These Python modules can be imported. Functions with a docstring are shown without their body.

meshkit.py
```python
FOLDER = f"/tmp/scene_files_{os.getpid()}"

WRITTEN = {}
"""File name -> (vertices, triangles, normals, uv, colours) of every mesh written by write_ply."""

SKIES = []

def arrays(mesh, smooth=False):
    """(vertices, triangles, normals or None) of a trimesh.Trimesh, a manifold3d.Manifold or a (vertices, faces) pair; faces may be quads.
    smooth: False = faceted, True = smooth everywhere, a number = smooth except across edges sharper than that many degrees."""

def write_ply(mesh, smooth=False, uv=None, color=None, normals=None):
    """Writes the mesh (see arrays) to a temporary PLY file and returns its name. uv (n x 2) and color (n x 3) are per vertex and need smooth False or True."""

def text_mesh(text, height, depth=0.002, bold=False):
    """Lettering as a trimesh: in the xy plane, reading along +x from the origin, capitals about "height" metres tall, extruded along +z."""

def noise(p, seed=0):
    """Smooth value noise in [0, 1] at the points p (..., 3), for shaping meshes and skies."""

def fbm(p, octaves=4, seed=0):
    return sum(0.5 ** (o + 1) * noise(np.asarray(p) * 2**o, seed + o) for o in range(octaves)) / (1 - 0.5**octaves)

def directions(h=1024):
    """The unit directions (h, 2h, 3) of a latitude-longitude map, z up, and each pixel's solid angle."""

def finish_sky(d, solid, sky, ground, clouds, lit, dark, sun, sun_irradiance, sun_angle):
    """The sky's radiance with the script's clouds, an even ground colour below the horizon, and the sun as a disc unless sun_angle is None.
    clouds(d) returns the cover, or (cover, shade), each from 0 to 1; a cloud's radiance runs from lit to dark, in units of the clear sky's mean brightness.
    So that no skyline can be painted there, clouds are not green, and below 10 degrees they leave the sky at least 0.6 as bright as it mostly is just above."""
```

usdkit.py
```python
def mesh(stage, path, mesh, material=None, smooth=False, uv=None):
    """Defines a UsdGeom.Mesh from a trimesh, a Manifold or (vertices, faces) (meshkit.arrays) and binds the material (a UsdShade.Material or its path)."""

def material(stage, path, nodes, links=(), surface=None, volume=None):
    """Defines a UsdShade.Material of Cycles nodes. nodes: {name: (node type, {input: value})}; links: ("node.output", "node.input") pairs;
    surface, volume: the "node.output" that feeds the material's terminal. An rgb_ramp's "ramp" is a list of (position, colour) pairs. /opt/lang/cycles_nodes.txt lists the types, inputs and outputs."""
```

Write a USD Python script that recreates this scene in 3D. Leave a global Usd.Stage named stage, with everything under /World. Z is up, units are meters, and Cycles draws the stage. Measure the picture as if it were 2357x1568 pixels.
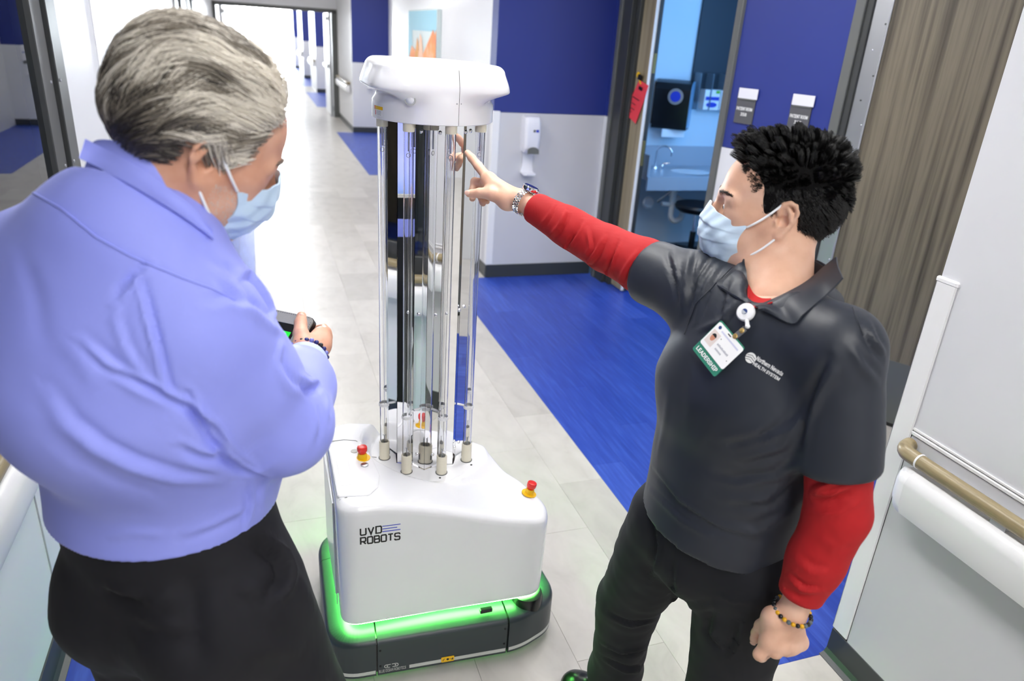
import math, random
import numpy as np, trimesh, usdkit, meshkit
import shapely.geometry as sg
from shapely import affinity
from scipy.ndimage import gaussian_filter
from pxr import Usd, UsdGeom, UsdLux, UsdShade, Gf, Sdf, Vt

stage = Usd.Stage.CreateInMemory()
UsdGeom.SetStageUpAxis(stage, "Z")
UsdGeom.SetStageMetersPerUnit(stage, 1.0)
UsdGeom.Xform.Define(stage, "/World")
rng = np.random.default_rng(7)
PI = math.pi
V = lambda *a: np.array(a, float)

# ------------------------------------------------------------------ camera
EYE = V(0, 0, 1.80)
TILT, ROLL, YAW, FPX = 0.39633, 0.06704, 0.3455, 1671.8
FW = V(math.sin(YAW) * math.cos(TILT), math.cos(YAW) * math.cos(TILT), -math.sin(TILT))
r0 = V(math.cos(YAW), -math.sin(YAW), 0)
u0 = np.cross(r0, FW)
RT = math.cos(ROLL) * r0 + math.sin(ROLL) * u0
UP = -math.sin(ROLL) * r0 + math.cos(ROLL) * u0
cam = UsdGeom.Camera.Define(stage, "/World/camera")
m = Gf.Matrix4d(*RT, 0, *UP, 0, *(-FW), 0, *EYE, 1)
cam.AddTransformOp().Set(m)
cam.CreateHorizontalApertureAttr(36.0)
cam.CreateVerticalApertureAttr(36.0 * 1568 / 2357)
cam.CreateFocalLengthAttr(FPX / 2357 * 36.0)
cam.CreateClippingRangeAttr(Gf.Vec2f(0.05, 200))
cam.CreateFStopAttr(3.5)
cam.CreateFocusDistanceAttr(1.72)
cam.CreateExposureAttr(0.85)

# ------------------------------------------------------------------ light levels
CEILING_LAMP = 9.0          # radiance of the ceiling troffers
END_WINDOW = 105.0           # daylight in the window at the corridor's end
BATH_LAMP = 3.4
dome = UsdLux.DomeLight.Define(stage, "/World/sky")
dome.CreateIntensityAttr(0.8)
dome.CreateColorAttr(Gf.Vec3f(0.86, 0.93, 1.0))


def ray(x, y):
    return FW + (x - 1178.5) / FPX * RT - (y - 784) / FPX * UP


def at(x, y, D):
    """the point seen at photo pixel x, y, at the horizontal distance D from the camera's foot"""
    d = ray(x, y)
    return EYE + d * D / math.hypot(d[0], d[1])


def aty(x, y, Y):
    d = ray(x, y)
    return EYE + d * Y / d[1]


def atx(x, y, X):
    d = ray(x, y)
    return EYE + d * X / d[0]


# ------------------------------------------------------------------ prims
used, base = {}, {"/World": V(0, 0, 0)}


def path_for(name, parent):
    p = f"{parent}/{name}"
    n = used.get(p, -1) + 1
    used[p] = n
    return p if n == 0 else f"{p}_{n:03d}"


def tag(path, label=None, cat=None, group=None, kind=None):
    prim = stage.GetPrimAtPath(path)
    for k, v in (("label", label), ("category", cat), ("group", group), ("kind", kind)):
        if v:
            prim.SetCustomDataByKey(k, v)
    return path


def thing(name, label, cat, loc=(0, 0, 0), group=None, kind=None, parent="/World"):
    p = path_for(name, parent)
    x = UsdGeom.Xform.Define(stage, p)
    loc = np.array(loc, float)
    x.AddTranslateOp().Set(Gf.Vec3d(*(loc - base[parent])))
    base[p] = loc
    return tag(p, label, cat, group, kind)


def obj(name, mesh, mat, parent="/World", smooth=30, label=None, cat=None, group=None, kind=None):
    """one Mesh prim, its points given in world space"""
    p = path_for(name, parent)
    if isinstance(mesh, (list, tuple)) and isinstance(mesh[0], trimesh.Trimesh):
        mesh = trimesh.util.concatenate(mesh)
    if not isinstance(mesh, trimesh.Trimesh):
        v, f, _ = meshkit.arrays(mesh)
        mesh = trimesh.Trimesh(v, f, process=False)
    mesh = mesh.copy()
    o = base[parent]
    mesh.apply_translation(-o)
    usdkit.mesh(stage, p, mesh, MAT[mat], smooth=smooth)
    base[p] = o
    return tag(p, label, cat, group, kind)


def curves(name, strands, widths, mat, parent):
    p = path_for(name, parent)
    c = UsdGeom.BasisCurves.Define(stage, p)
    c.CreateTypeAttr("linear")
    c.CreateCurveVertexCountsAttr(Vt.IntArray([len(s) for s in strands]))
    pts = (np.concatenate(strands) - base[parent]).astype(np.float32)
    c.CreatePointsAttr(Vt.Vec3fArray.FromNumpy(pts))
    c.CreateWidthsAttr(Vt.FloatArray.FromNumpy(np.concatenate(widths).astype(np.float32)))
    c.SetWidthsInterpolation("vertex")
    UsdShade.MaterialBindingAPI.Apply(c.GetPrim()).Bind(MAT[mat])
    base[p] = base[parent]
    return tag(p, kind="stuff")


# ------------------------------------------------------------------ mesh helpers
def box(x0, x1, y0, y1, z0, z1, ch=0.0):
    if ch <= 0:
        b = trimesh.creation.box([x1 - x0, y1 - y0, z1 - z0])
        b.apply_translation([(x0 + x1) / 2, (y0 + y1) / 2, (z0 + z1) / 2])
        return b
    pts = []
    for a, b_, c_ in ((ch, ch, 0), (ch, 0, ch), (0, ch, ch)):
        for i in (x0 + a, x1 - a):
            for j in (y0 + b_, y1 - b_):
                for k in (z0 + c_, z1 - c_):
                    pts.append((i, j, k))
    return trimesh.convex.convex_hull(np.array(pts))


def frame_of(d, up=(0, 0, 1)):
    d = np.asarray(d, float) / np.linalg.norm(d)
    u = np.asarray(up, float)
    if abs(d @ u) > 0.98:
        u = V(1, 0, 0)
    s = np.cross(u, d)
    s /= np.linalg.norm(s)
    return s, np.cross(d, s), d


def tube(pts, r, n=12, caps=True, flat=1.0, up=(0, 0, 1)):
    """swept tube along a polyline; r a number or one per point; flat squeezes the second axis"""
    pts = np.asarray(pts, float)
    r = np.broadcast_to(np.asarray(r, float), len(pts))
    t = np.gradient(pts, axis=0)
    t /= np.linalg.norm(t, axis=1)[:, None] + 1e-12
    s, u, _ = frame_of(t[0], up)
    rings = []
    for p, d, rr in zip(pts, t, r):
        s = s - d * (s @ d)
        s /= np.linalg.norm(s)
        u = np.cross(d, s)
        a = np.arange(n) * 2 * PI / n
        rings.append(p + rr * (np.cos(a)[:, None] * s + flat * np.sin(a)[:, None] * u))
    return loft(rings, caps)


def loft(rings, caps=True, closed=True):
    n, k = len(rings[0]), len(rings)
    v = np.concatenate(rings)
    f = []
    i = np.arange(n if closed else n - 1)
    for j in range(k - 1):
        a, b = j * n + i, j * n + (i + 1) % n
        c, d = b + n, a + n
        f += [np.stack([a, b, c], 1), np.stack([a, c, d], 1)]
    if caps:
        v = np.vstack([v, np.mean(rings[0], 0), np.mean(rings[-1], 0)])
        f += [np.stack([(i + 1) % n, i, np.full(len(i), n * k)], 1), np.stack([(k - 1) * n + i, (k - 1) * n + (i + 1) % n, np.full(len(i), n * k + 1)], 1)]
    return trimesh.Trimesh(v, np.concatenate(f), process=False)


def lathe(prof, c=(0, 0, 0), n=32):
    """profile of (radius, z) turned about the z axis at c"""
    a = np.arange(n) * 2 * PI / n
    rings = [np.stack([c[0] + r * np.cos(a), c[1] + r * np.sin(a), np.full(n, c[2] + z)], 1) for r, z in prof]
    return loft(rings)


def cyl(a, b, r, n=20):
    return tube([a, b], r, n)


def ball(c, r, sub=2, scale=None):
    s = trimesh.creation.icosphere(sub, 1.0)
    s.apply_scale(np.broadcast_to(np.asarray(r if scale is None else np.asarray(scale) * r, float), 3))
    s.apply_translation(c)
    return s


def place(mesh, o, ex, ey, ez=None):
    """a mesh made in local axes put at o with axes ex, ey, ez"""
    ex, ey = np.asarray(ex, float), np.asarray(ey, float)
    ez = np.cross(ex, ey) if ez is None else np.asarray(ez, float)
    mesh = mesh.copy()
    T = np.eye(4)
    T[:3, 0], T[:3, 1], T[:3, 2], T[:3, 3] = ex, ey, ez, o
    mesh.apply_transform(T)
    return mesh


def plate(poly, depth):
    if poly.geom_type == "MultiPolygon":
        return trimesh.util.concatenate([plate(g, depth) for g in poly.geoms])
    return trimesh.creation.extrude_polygon(poly, depth, engine="earcut")


def rrect(w, h, r, x=0, y=0):
    return sg.box(x - w / 2 + r, y - h / 2 + r, x + w / 2 - r, y + h / 2 - r).buffer(r, 6)


def text(s, height, o, ex, ey, depth=0.0012, bold=False, width=None, center=False):
    t = meshkit.text_mesh(s, height, depth, bold)
    b = t.bounds
    if width:
        k = width / (b[1][0] - b[0][0])
        t.apply_scale([k, 1, 1])
        b = t.bounds
    t.apply_translation([-(b[0][0] + b[1][0]) / 2 if center else -b[0][0], 0, 0])
    return place(t, o, ex, ey)


# ------------------------------------------------------------------ materials
MAT = {}


def c8(*c):
    c = np.array(c, float) / 255
    return tuple(np.where(c <= 0.04045, c / 12.92, ((c + 0.055) / 1.055) ** 2.4))


def plain(name, col, rough=0.5, bump=0, bscale=300, **kw):
    n = {"p": ("principled_bsdf", {"base_color": col, "roughness": rough, **kw})}
    l = []
    if bump:
        n["g"] = ("geometry", {})
        n["t"] = ("noise_texture", {"scale": bscale, "detail": 2})
        n["b"] = ("bump", {"strength": bump, "distance": 0.001})
        l = [("g.position", "t.vector"), ("t.fac", "b.height"), ("b.normal", "p.normal")]
    MAT[name] = usdkit.material(stage, f"/World/Looks/{name}", n, l, surface="p.BSDF")


def mottled(name, stops, scale, mapscale=(1, 1, 1), rough=0.5, detail=4, bump=0, dist=0.0, rot=(0, 0, 0), space="position", **kw):
    n = {"g": ("geometry", {}), "m": ("mapping", {"scale": mapscale, "rotation": rot}),
         "t": ("noise_texture", {"scale": scale, "detail": detail, "roughness": 0.6, "distortion": dist}),
         "r": ("rgb_ramp", {"ramp": stops}), "p": ("principled_bsdf", {"roughness": rough, **kw})}
    l = [("g.position", "m.vector"), ("m.vector", "t.vector"), ("t.fac", "r.fac"), ("r.color", "p.base_color")]
    if bump:
        n["b"] = ("bump", {"strength": bump, "distance": 0.002})
        l += [("t.fac", "b.height"), ("b.normal", "p.normal")]
    MAT[name] = usdkit.material(stage, f"/World/Looks/{name}", n, l, surface="p.BSDF")


def glow(name, col, strength):
    MAT[name] = usdkit.material(stage, f"/World/Looks/{name}", {"e": ("emission", {"color": col, "strength": strength})}, surface="e.emission")


plain("white_paint", c8(236, 237, 240), 0.45, 0.05, 500)
plain("white_panel", c8(222, 223, 228), 0.35)
plain("grey_panel", c8(206, 206, 211), 0.38)
plain("ceiling_white", c8(238, 238, 236), 0.8)
plain("blue_paint", c8(36, 52, 132), 0.45, 0.06, 400)
plain("base_dark", c8(56, 60, 62), 0.4)
plain("frame_dark", c8(58, 60, 60), 0.4)
plain("frame_grey", c8(98, 100, 98), 0.4)
plain("steel", c8(200, 202, 205), 0.28, metallic=1.0)
plain("brushed", c8(170, 172, 176), 0.4, metallic=0.8)
plain("chrome", c8(235, 236, 240), 0.06, metallic=1.0)
plain("brass", c8(200, 170, 110), 0.3, metallic=1.0)
plain("mirror", (0.93, 0.93, 0.94), 0.015, metallic=1.0)
plain("white_plastic", c8(243, 243, 246), 0.22, coat_weight=0.4)
plain("white_soft", c8(240, 240, 243), 0.4)
plain("rail_white", c8(238, 238, 240), 0.32)
plain("grey_trim", c8(196, 198, 202), 0.4)
plain("black_plastic", c8(16, 17, 20), 0.25)
plain("black_rubber", c8(18, 18, 20), 0.6)
plain("seam_dark", c8(90, 92, 96), 0.6)
plain("bumper_dark", c8(46, 56, 60), 0.35)
plain("stripe_silver", c8(200, 202, 198), 0.45)
plain("print_black", c8(18, 16, 20), 0.5)
plain("print_blue", c8(40, 62, 200), 0.5)
plain("print_white", c8(245, 245, 245), 0.5)
plain("print_grey", c8(150, 152, 165), 0.5)
plain("yellow", c8(248, 196, 12), 0.4)
plain("red_plastic", c8(226, 40, 32), 0.3)
plain("cream", c8(232, 226, 206), 0.4)
plain("sign_grey", c8(84, 84, 88), 0.5)
plain("red_paper", c8(236, 66, 78), 0.6)
plain("counter", c8(170, 178, 190), 0.35)
plain("porcelain", c8(240, 242, 246), 0.2)
plain("dark_vinyl", c8(22, 24, 30), 0.4)
plain("bath_wall", c8(205, 222, 235), 0.5)
plain("lid_dark", c8(40, 48, 58), 0.3)
plain("clip_blue", c8(30, 60, 190), 0.4)
plain("glove_green", c8(120, 190, 60), 0.4)
glow("lamp", (1.0, 0.985, 0.96), CEILING_LAMP)
glow("daylight", (0.86, 0.94, 1.0), END_WINDOW)
glow("bath_light", (0.24, 0.54, 1.0), BATH_LAMP)
glow("led_green", (0.16, 1.0, 0.14), 60.0)
glow("led_green_low", (0.12, 1.0, 0.10), 1.6)
glow("screen_green", (0.02, 0.55, 0.05), 1.0)
glow("screen_white", (0.75, 0.95, 0.8), 0.9)
MAT["tube_glass"] = usdkit.material(stage, "/World/Looks/tube_glass", {"p": ("principled_bsdf", {"base_color": (0.985, 0.99, 1.0), "roughness": 0.0, "ior": 1.46, "transmission_weight": 1.0})}, surface="p.BSDF")
MAT["pane"] = usdkit.material(stage, "/World/Looks/pane", {"f": ("fresnel", {"IOR": 1.9}), "t": ("transparent_bsdf", {"color": (0.80, 0.86, 0.88)}), "g": ("glossy_bsdf", {"color": (0.95, 0.97, 1), "roughness": 0.01}), "x": ("mix_closure", {})},
                              [("f.fac", "x.fac"), ("t.BSDF", "x.closure1"), ("g.BSDF", "x.closure2")], surface="x.closure")
for k, (a, b, c_) in enumerate(((196, 184, 206), (190, 177, 200), (201, 190, 211))):
    g = lambda q: c8(q, q - 4, q - 10)
    mottled(f"beige_{k}", [(0.25, g(b)), (0.45, g(a)), (0.6, g(a + 5)), (0.8, g(c_))], 5.0, (1.6, 0.9, 1), rough=0.3, detail=6, dist=0.6)
for k, d in enumerate((0, -7, 8, -3)):
    mottled(f"blue_plank_{k}", [(0.2, c8(36 + d, 60 + d, 150 + d)), (0.5, c8(46 + d, 74 + d, 172 + d)), (0.8, c8(66 + d, 98 + d, 196 + d))], 6.0, (9, 0.6, 1), rough=0.36, detail=5)
mottled("wood_dark", [(0.3, c8(60, 54, 45)), (0.43, c8(98, 90, 76)), (0.56, c8(124, 115, 98)), (0.72, c8(80, 72, 60))], 1.0, (24, 24, 0.55), rough=0.45, detail=6)
mottled("wood_light", [(0.3, c8(118, 106, 84)), (0.5, c8(150, 138, 112)), (0.7, c8(168, 156, 130))], 1.0, (30, 30, 0.8), rough=0.45, detail=5)
mottled("rail_wood", [(0.3, c8(120, 106, 78)), (0.5, c8(148, 133, 100)), (0.7, c8(166, 152, 118))], 1.0, (60, 3, 60), rough=0.35, detail=5)
mottled("painting_orange", [(0.3, c8(236, 120, 40)), (0.5, c8(250, 150, 60)), (0.7, c8(246, 190, 150))], 6.0, (1, 1, 1), rough=0.6)
plain("painting_blue", c8(150, 205, 225), 0.6)
plain("painting_pale", c8(214, 226, 226), 0.6)
plain("painting_ochre", c8(228, 150, 20), 0.6)
plain("bead_navy", c8(38, 44, 110), 0.15)
plain("bead_black", c8(18, 18, 22), 0.12)
plain("bead_blue", c8(120, 126, 200), 0.12)
plain("bead_gold", c8(226, 170, 30), 0.12)
plain("bead_grey", c8(90, 100, 105), 0.12)
plain("leather_grey", c8(150, 149, 146), 0.42, 0.25, 600)
plain("badge_green", c8(46, 128, 104), 0.25)
plain("badge_photo", c8(226, 214, 208), 0.4)
plain("badge_face", c8(206, 140, 112), 0.5)
plain("emblem_blue", c8(36, 62, 120), 0.4)
plain("print_lilac", c8(190, 192, 222), 0.5)
plain("strip_white", c8(226, 226, 236), 0.4)
plain("watch_blue", c8(30, 40, 110), 0.15)
plain("strap_clear", c8(150, 150, 155), 0.2, transmission_weight=0.6)
plain("rack_clear", c8(170, 190, 205), 0.1, transmission_weight=0.7)
plain("painting_peach", c8(246, 196, 160), 0.6)
plain("dispenser_blue", c8(120, 165, 200), 0.3)
# ------------------------------------------------------------------ the setting
XL, XR, YN, YF = -0.665, 1.656, 1.35, 5.33     # left wall, right wall, alcove's near and far end
CH, XA = 2.70, 2.56                            # ceiling height, alcove's back wall
YE = 43.0
S = dict(kind="structure")


def pieces(parent, name, x0, x1, y0, y1, dx, dy, mats, stagger, z1, th=0.004, gap=0.0003):
    r = random.Random(f"{name}{x0}{y0}")
    i, x = 0, x0
    while x < x1 - 1e-6:
        xe = min(x + dx, x1)
        y = y0 - (dy * ((i * stagger) % 1.0))
        while y < y1 - 1e-6:
            a, b = max(y, y0), min(y + dy, y1)
            if b - a > 0.01:
                obj(name, box(x + gap, xe - gap, a + gap, b - gap, z1 - th, z1, 0.0007), r.choice(mats), parent, smooth=False)
            y += dy
        x, i = xe, i + 1


fl = thing("floor", "beige vinyl tile corridor floor with blue plank inlays in front of the rooms", "floor", **S)
obj("subfloor", box(-6, 8, -7, YE + 1, -0.06, -0.0045), "seam_dark", fl, smooth=False)
BEIGE, BLUE = ["beige_0", "beige_1", "beige_2"], [f"blue_plank_{k}" for k in range(4)]
XB = -0.09                                         # the left inlay's edge
pieces(fl, "tile", XB, XR - 0.30, 0.6, 8.9, 0.31, 0.62, BEIGE, 0.5, 0.0)
pieces(fl, "tile", XR - 0.30, XR, 5.33, 8.9, 0.31, 0.62, BEIGE, 0.5, 0.0)
pieces(fl, "tile", XR - 0.26, XR, 0.6, YN, 0.31, 0.62, BEIGE, 0.5, 0.0)
pieces(fl, "plank", XR - 0.30, XA + 0.3, YN, YF, 0.152, 1.22, BLUE, 0.37, 0.0)
pieces(fl, "plank", XL, XB, 1.15, 8.9, 0.152, 1.22, BLUE, 0.37, 0.0)
pieces(fl, "tile", 2.86, 4.6, 1.35, 4.2, 0.31, 0.62, BEIGE, 0.5, 0.0)
obj("tile", [box(XL, XR, -6, 0.6, -0.005, 0), box(XL, XB, 0.6, 1.15, -0.005, 0), box(XL, XR, 8.9, YE, -0.005, 0)], "beige_0", fl, smooth=False)
for a, b in ((9.72, 13.87), (18.2, 22.1), (24.2, 27.7), (30, 33.5)):
    obj("plank", box(XR - 0.305, XR + 0.9, a, b, -0.0045, 0.001), "blue_plank_0", fl, smooth=False)
obj("bathroom_floor", box(2.86, 6.2, 4.2, 7.4, -0.0045, 0), "lid_dark", fl, smooth=False)

cl = thing("ceiling", "plain white corridor ceiling above the frame", "ceiling", **S)
obj("slab", box(-6, 8, -7, YE + 1, CH, CH + 0.1), "ceiling_white", cl, smooth=False)

HB = 1.277                                         # top of the wall protection

# right wall beside the camera, ending at the alcove
w = thing("wall_right", "white wall on the right with a protective lower panel", "wall", (XR, 0, 0), **S)
obj("upper", box(XR, XR + 0.15, -6, YN, 0.875, CH), "white_panel", w, smooth=False)
obj("panel", box(XR - 0.002, XR + 0.15, -6, YN - 0.0575, 0.1, 0.855), "grey_panel", w, smooth=False)
obj("core", box(XR + 0.004, XR + 0.15, -6, YN, 0, 0.9), "frame_grey", w, smooth=False)
obj("rail_trim", [box(XR - 0.006, XR + 0.02, -6, YN - 0.055, 0.857, 0.868, 0.002), box(XR - 0.004, XR + 0.02, -6, YN - 0.055, 0.871, 0.878, 0.001)], "rail_white", w)
g = thing("trim_1", "white corner guard on the end of the right wall", "corner guard", (XR, YN, 0.1), **S)
obj("guard_face", box(XR - 0.007, XR + 0.0, YN - 0.056, YN + 0.007, 0.11, 1.287, 0.003), "rail_white", g)
obj("guard_side", box(XR - 0.007, XR + 0.07, YN, YN + 0.007, 0.11, 1.287, 0.003), "rail_white", g)
obj("guard_cap", box(XR - 0.009, XR + 0.004, YN - 0.058, YN + 0.009, 1.28, 1.296, 0.004), "white_soft", g)
cove = lambda x, s: sg.Polygon([(x, 0), (x + s * 0.03, 0), (x + s * 0.03, 0.003), (x + s * 0.014, 0.010), (x + s * 0.006, 0.025), (x + s * 0.004, 0.103), (x, 0.106)])


def along_y(poly, y0, y1):
    return place(plate(poly, y1 - y0), (0, y1, 0), (1, 0, 0), (0, 0, 1), (0, -1, 0))


obj("baseboard_right", along_y(cove(XR, -1), -6, YN + 0.004), "base_dark", smooth=25, label="dark rubber cove base under the right wall", cat="baseboard", **S)

# alcove walls
w = thing("wall_alcove", "wall facing the camera, blue above and white below, with a soap dispenser", "wall", (XR, YF, 0), **S)
for x0, x1 in ((XR, XA),):
    obj("upper", box(x0, x1, YF, YF + 0.15, HB, CH), "blue_paint", w, smooth=False)
    obj("panel", box(x0 - 0.001, x1, YF - 0.004, YF + 0.15, 0.1, HB - 0.002), "grey_panel", w, smooth=False)
obj("return_upper", box(XA, XA + 0.05, 5.262, YF + 0.15, HB, CH), "blue_paint", w, smooth=False)
obj("return_panel", box(XA - 0.004, XA + 0.05, 5.262, YF + 0.15, 0.1, HB - 0.002), "white_panel", w, smooth=False)
obj("baseboard_alcove", [box(XR, XA, YF - 0.008, YF + 0.01, 0, 0.105, 0.002)], "base_dark", label="dark cove base under the blue and white wall", cat="baseboard", **S)
g = thing("trim_2", "white corner guard on the blue and white wall", "corner guard", (XR, YF, 0.1), **S)
obj("guard_face", box(XR - 0.007, XR + 0.05, YF - 0.008, YF + 0.05, 0.11, 1.285, 0.003), "rail_white", g)

# right wall beyond, up to the second alcove, with the picture on it
w = thing("wall_right_far", "white corridor wall beyond the robot with a picture on it", "wall", (XR, YF, 0), **S)
obj("slab", box(XR, XR + 0.15, YF + 0.15, 9.72, 0, CH), "white_paint", w, smooth=False)
obj("slab", box(XR, XR + 0.15, 13.87, 18.2, 0, CH), "white_paint", w, smooth=False)
obj("slab", box(XR, XR + 0.15, 22.1, 24.2, 0, CH), "white_paint", w, smooth=False)
obj("slab", box(XR, XR + 0.15, 27.7, 30, 0, CH), "white_paint", w, smooth=False)
obj("slab", box(XR, XR + 0.15, 33.5, YE, 0, CH), "white_paint", w, smooth=False)
obj("baseboard_right_far", [box(XR - 0.006, XR, YF, 9.72, 0, 0.1), box(XR - 0.006, XR, 13.87, 18.2, 0, 0.1)], "base_dark", smooth=False, label="dark cove base along the far right wall", cat="baseboard", **S)
for k, (a, b) in enumerate(((9.72, 13.87), (18.2, 22.1), (24.2, 27.7), (30, 33.5))):
    w = thing("wall_recess", ("blue and white wall of the second recess, left of the robot's head", "nearest blue and white wall beyond the double door", "second blue and white wall beyond the double door", "farthest blue and white wall beyond the double door")[k], "wall", (XR, b, 0), **S)
    xe = 2.306 if k == 0 else XR + 0.62
    obj("upper", box(XR + 0.001, xe, b - 0.003, b + 0.1, 1.2, CH), "blue_paint", w, smooth=False)
    obj("panel", box(XR + 0.001, xe, b - 0.004, b + 0.1, 0.1, 1.2), "white_panel", w, smooth=False)
    obj("base", box(XR + 0.001, xe, b - 0.008, b + 0.1, 0.0, 0.1), "base_dark", w, smooth=False)
    obj("back", box(xe, xe + 0.1, a - 0.2, b + 0.1, 0, CH), "white_paint", w, smooth=False)

# the wall with the room signs, between the two doors
P1, P2 = V(2.585, 3.765, 0), V(2.765, 3.125, 0)
sd = (P2 - P1) / np.linalg.norm(P2 - P1)
sn = V(sd[1], -sd[0], 0)                       # towards the corridor
if sn[0] > 0:
    sn = -sn
SW = float(np.linalg.norm(P2 - P1))


def on_sign_wall(mesh):
    """local: x along the wall away to the right, y up, z out of the wall"""
    return place(mesh, P1, sd, (0, 0, 1), sn)


w = thing("wall_signs", "blue and white wall piece between the two room doors carrying the room signs", "wall", P1, **S)
lb = lambda x0, x1, y0, y1, z0, z1, c=0.0: on_sign_wall(box(x0, x1, y0, y1, z0, z1, c))
obj("upper", lb(0, SW, HB, CH, -0.12, 0), "blue_paint", w, smooth=False)
obj("panel", lb(0, SW, 0.1, HB - 0.002, -0.12, 0.004), "white_panel", w, smooth=False)
obj("base", lb(0, SW, 0.0, 0.1, -0.12, 0.008), "base_dark", w, smooth=False)

# left wall with its window
w = thing("wall_left", "white wall on the left with a window and flush panels", "wall", (XL, 0, 0), **S)
WY0, WY1, WZ = -1.2, 3.15, 0.845
obj("lower", box(XL - 0.14, XL, -6, WY1, 0.1, WZ), "white_panel", w, smooth=False)
obj("upper", box(XL - 0.14, XL, -6, WY1, 2.3, CH), "white_paint", w, smooth=False)
obj("panel", box(XL - 0.14, XL, WY1, 3.93, 0, CH), "white_panel", w, smooth=False)
obj("panel", box(XL - 0.14, XL - 0.002, 3.955, 6.22, 0, CH), "grey_panel", w, smooth=False)
obj("panel", box(XL - 0.14, XL, 6.235, 8.0, 0, CH), "white_panel", w, smooth=False)
obj("joint_strip", box(XL - 0.1, XL + 0.006, 3.93, 3.957, 0, CH, 0.002), "rail_white", w)
obj("joint", box(XL - 0.1, XL - 0.01, 6.21, 6.24, 0, CH), "seam_dark", w, smooth=False)
obj("slab", box(XL - 0.14, XL, 8.0, 8.08, 0, CH), "white_paint", w, smooth=False)
obj("slab", box(XL - 0.14, XL, 10.85, YE, 0, CH), "white_paint", w, smooth=False)
obj("slab", box(XL - 0.14, XL, 9.5, 9.72, 0, CH), "white_paint", w, smooth=False)
obj("baseboard_left", along_y(cove(XL, 1), -6, 8.0), "base_dark", smooth=25, label="dark rubber cove base under the left wall", cat="baseboard", **S)
obj("trim_3", [box(XL, XL + 0.004, 2.02, 2.024, 0.106, 0.60)], "grey_trim", smooth=False, label="fine vertical joint in the lower left wall panel", cat="wall joint", **S)

wn = thing("window_1", "large interior window in a dark metal frame on the left wall", "window", (XL, WY1, WZ), **S)
fr = lambda y0, y1, z0, z1, d=0.03, c=0.003: box(XL - 0.13, XL + d, y0, y1, z0, z1, c)
obj("frame_post", fr(3.035, 3.17, WZ, 2.33, 0.02), "frame_dark", wn)
obj("frame_stop", fr(2.86, 2.995, WZ, 2.33, 0.012), "frame_dark", wn)
obj("frame_gap", box(XL - 0.12, XL + 0.004, 2.99, 3.04, WZ, 2.33), "black_rubber", wn, smooth=False)
obj("frame_sill", fr(WY0, 3.17, WZ - 0.05, WZ + 0.07, 0.012), "frame_dark", wn)
obj("frame_head", fr(WY0, 3.17, 2.2, 2.33, 0.012), "frame_dark", wn)
obj("pane", box(XL - 0.014, XL - 0.006, WY0, 2.87, WZ + 0.06, 2.21), "pane", wn, smooth=False)
for z in (1.28, 1.56, 1.84):
    for y in (2.965, 3.065):
        obj("screw", lathe([(0, 0), (0.006, 0), (0.005, 0.003), (0, 0.003)], (0, 0, 0), 10).apply_transform(trimesh.transformations.rotation_matrix(PI / 2, [0, 1, 0])).apply_translation([XL + (0.012 if y < 3 else 0.02), y, z]), "brushed", wn)
sl = thing("trim_4", "white sill under the left window", "sill", (XL, 2.0, 0.8), **S)
obj("sill", box(XL, XL + 0.012, -6, 3.2, 0.76, 0.80, 0.003), "rail_white", sl)
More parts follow.
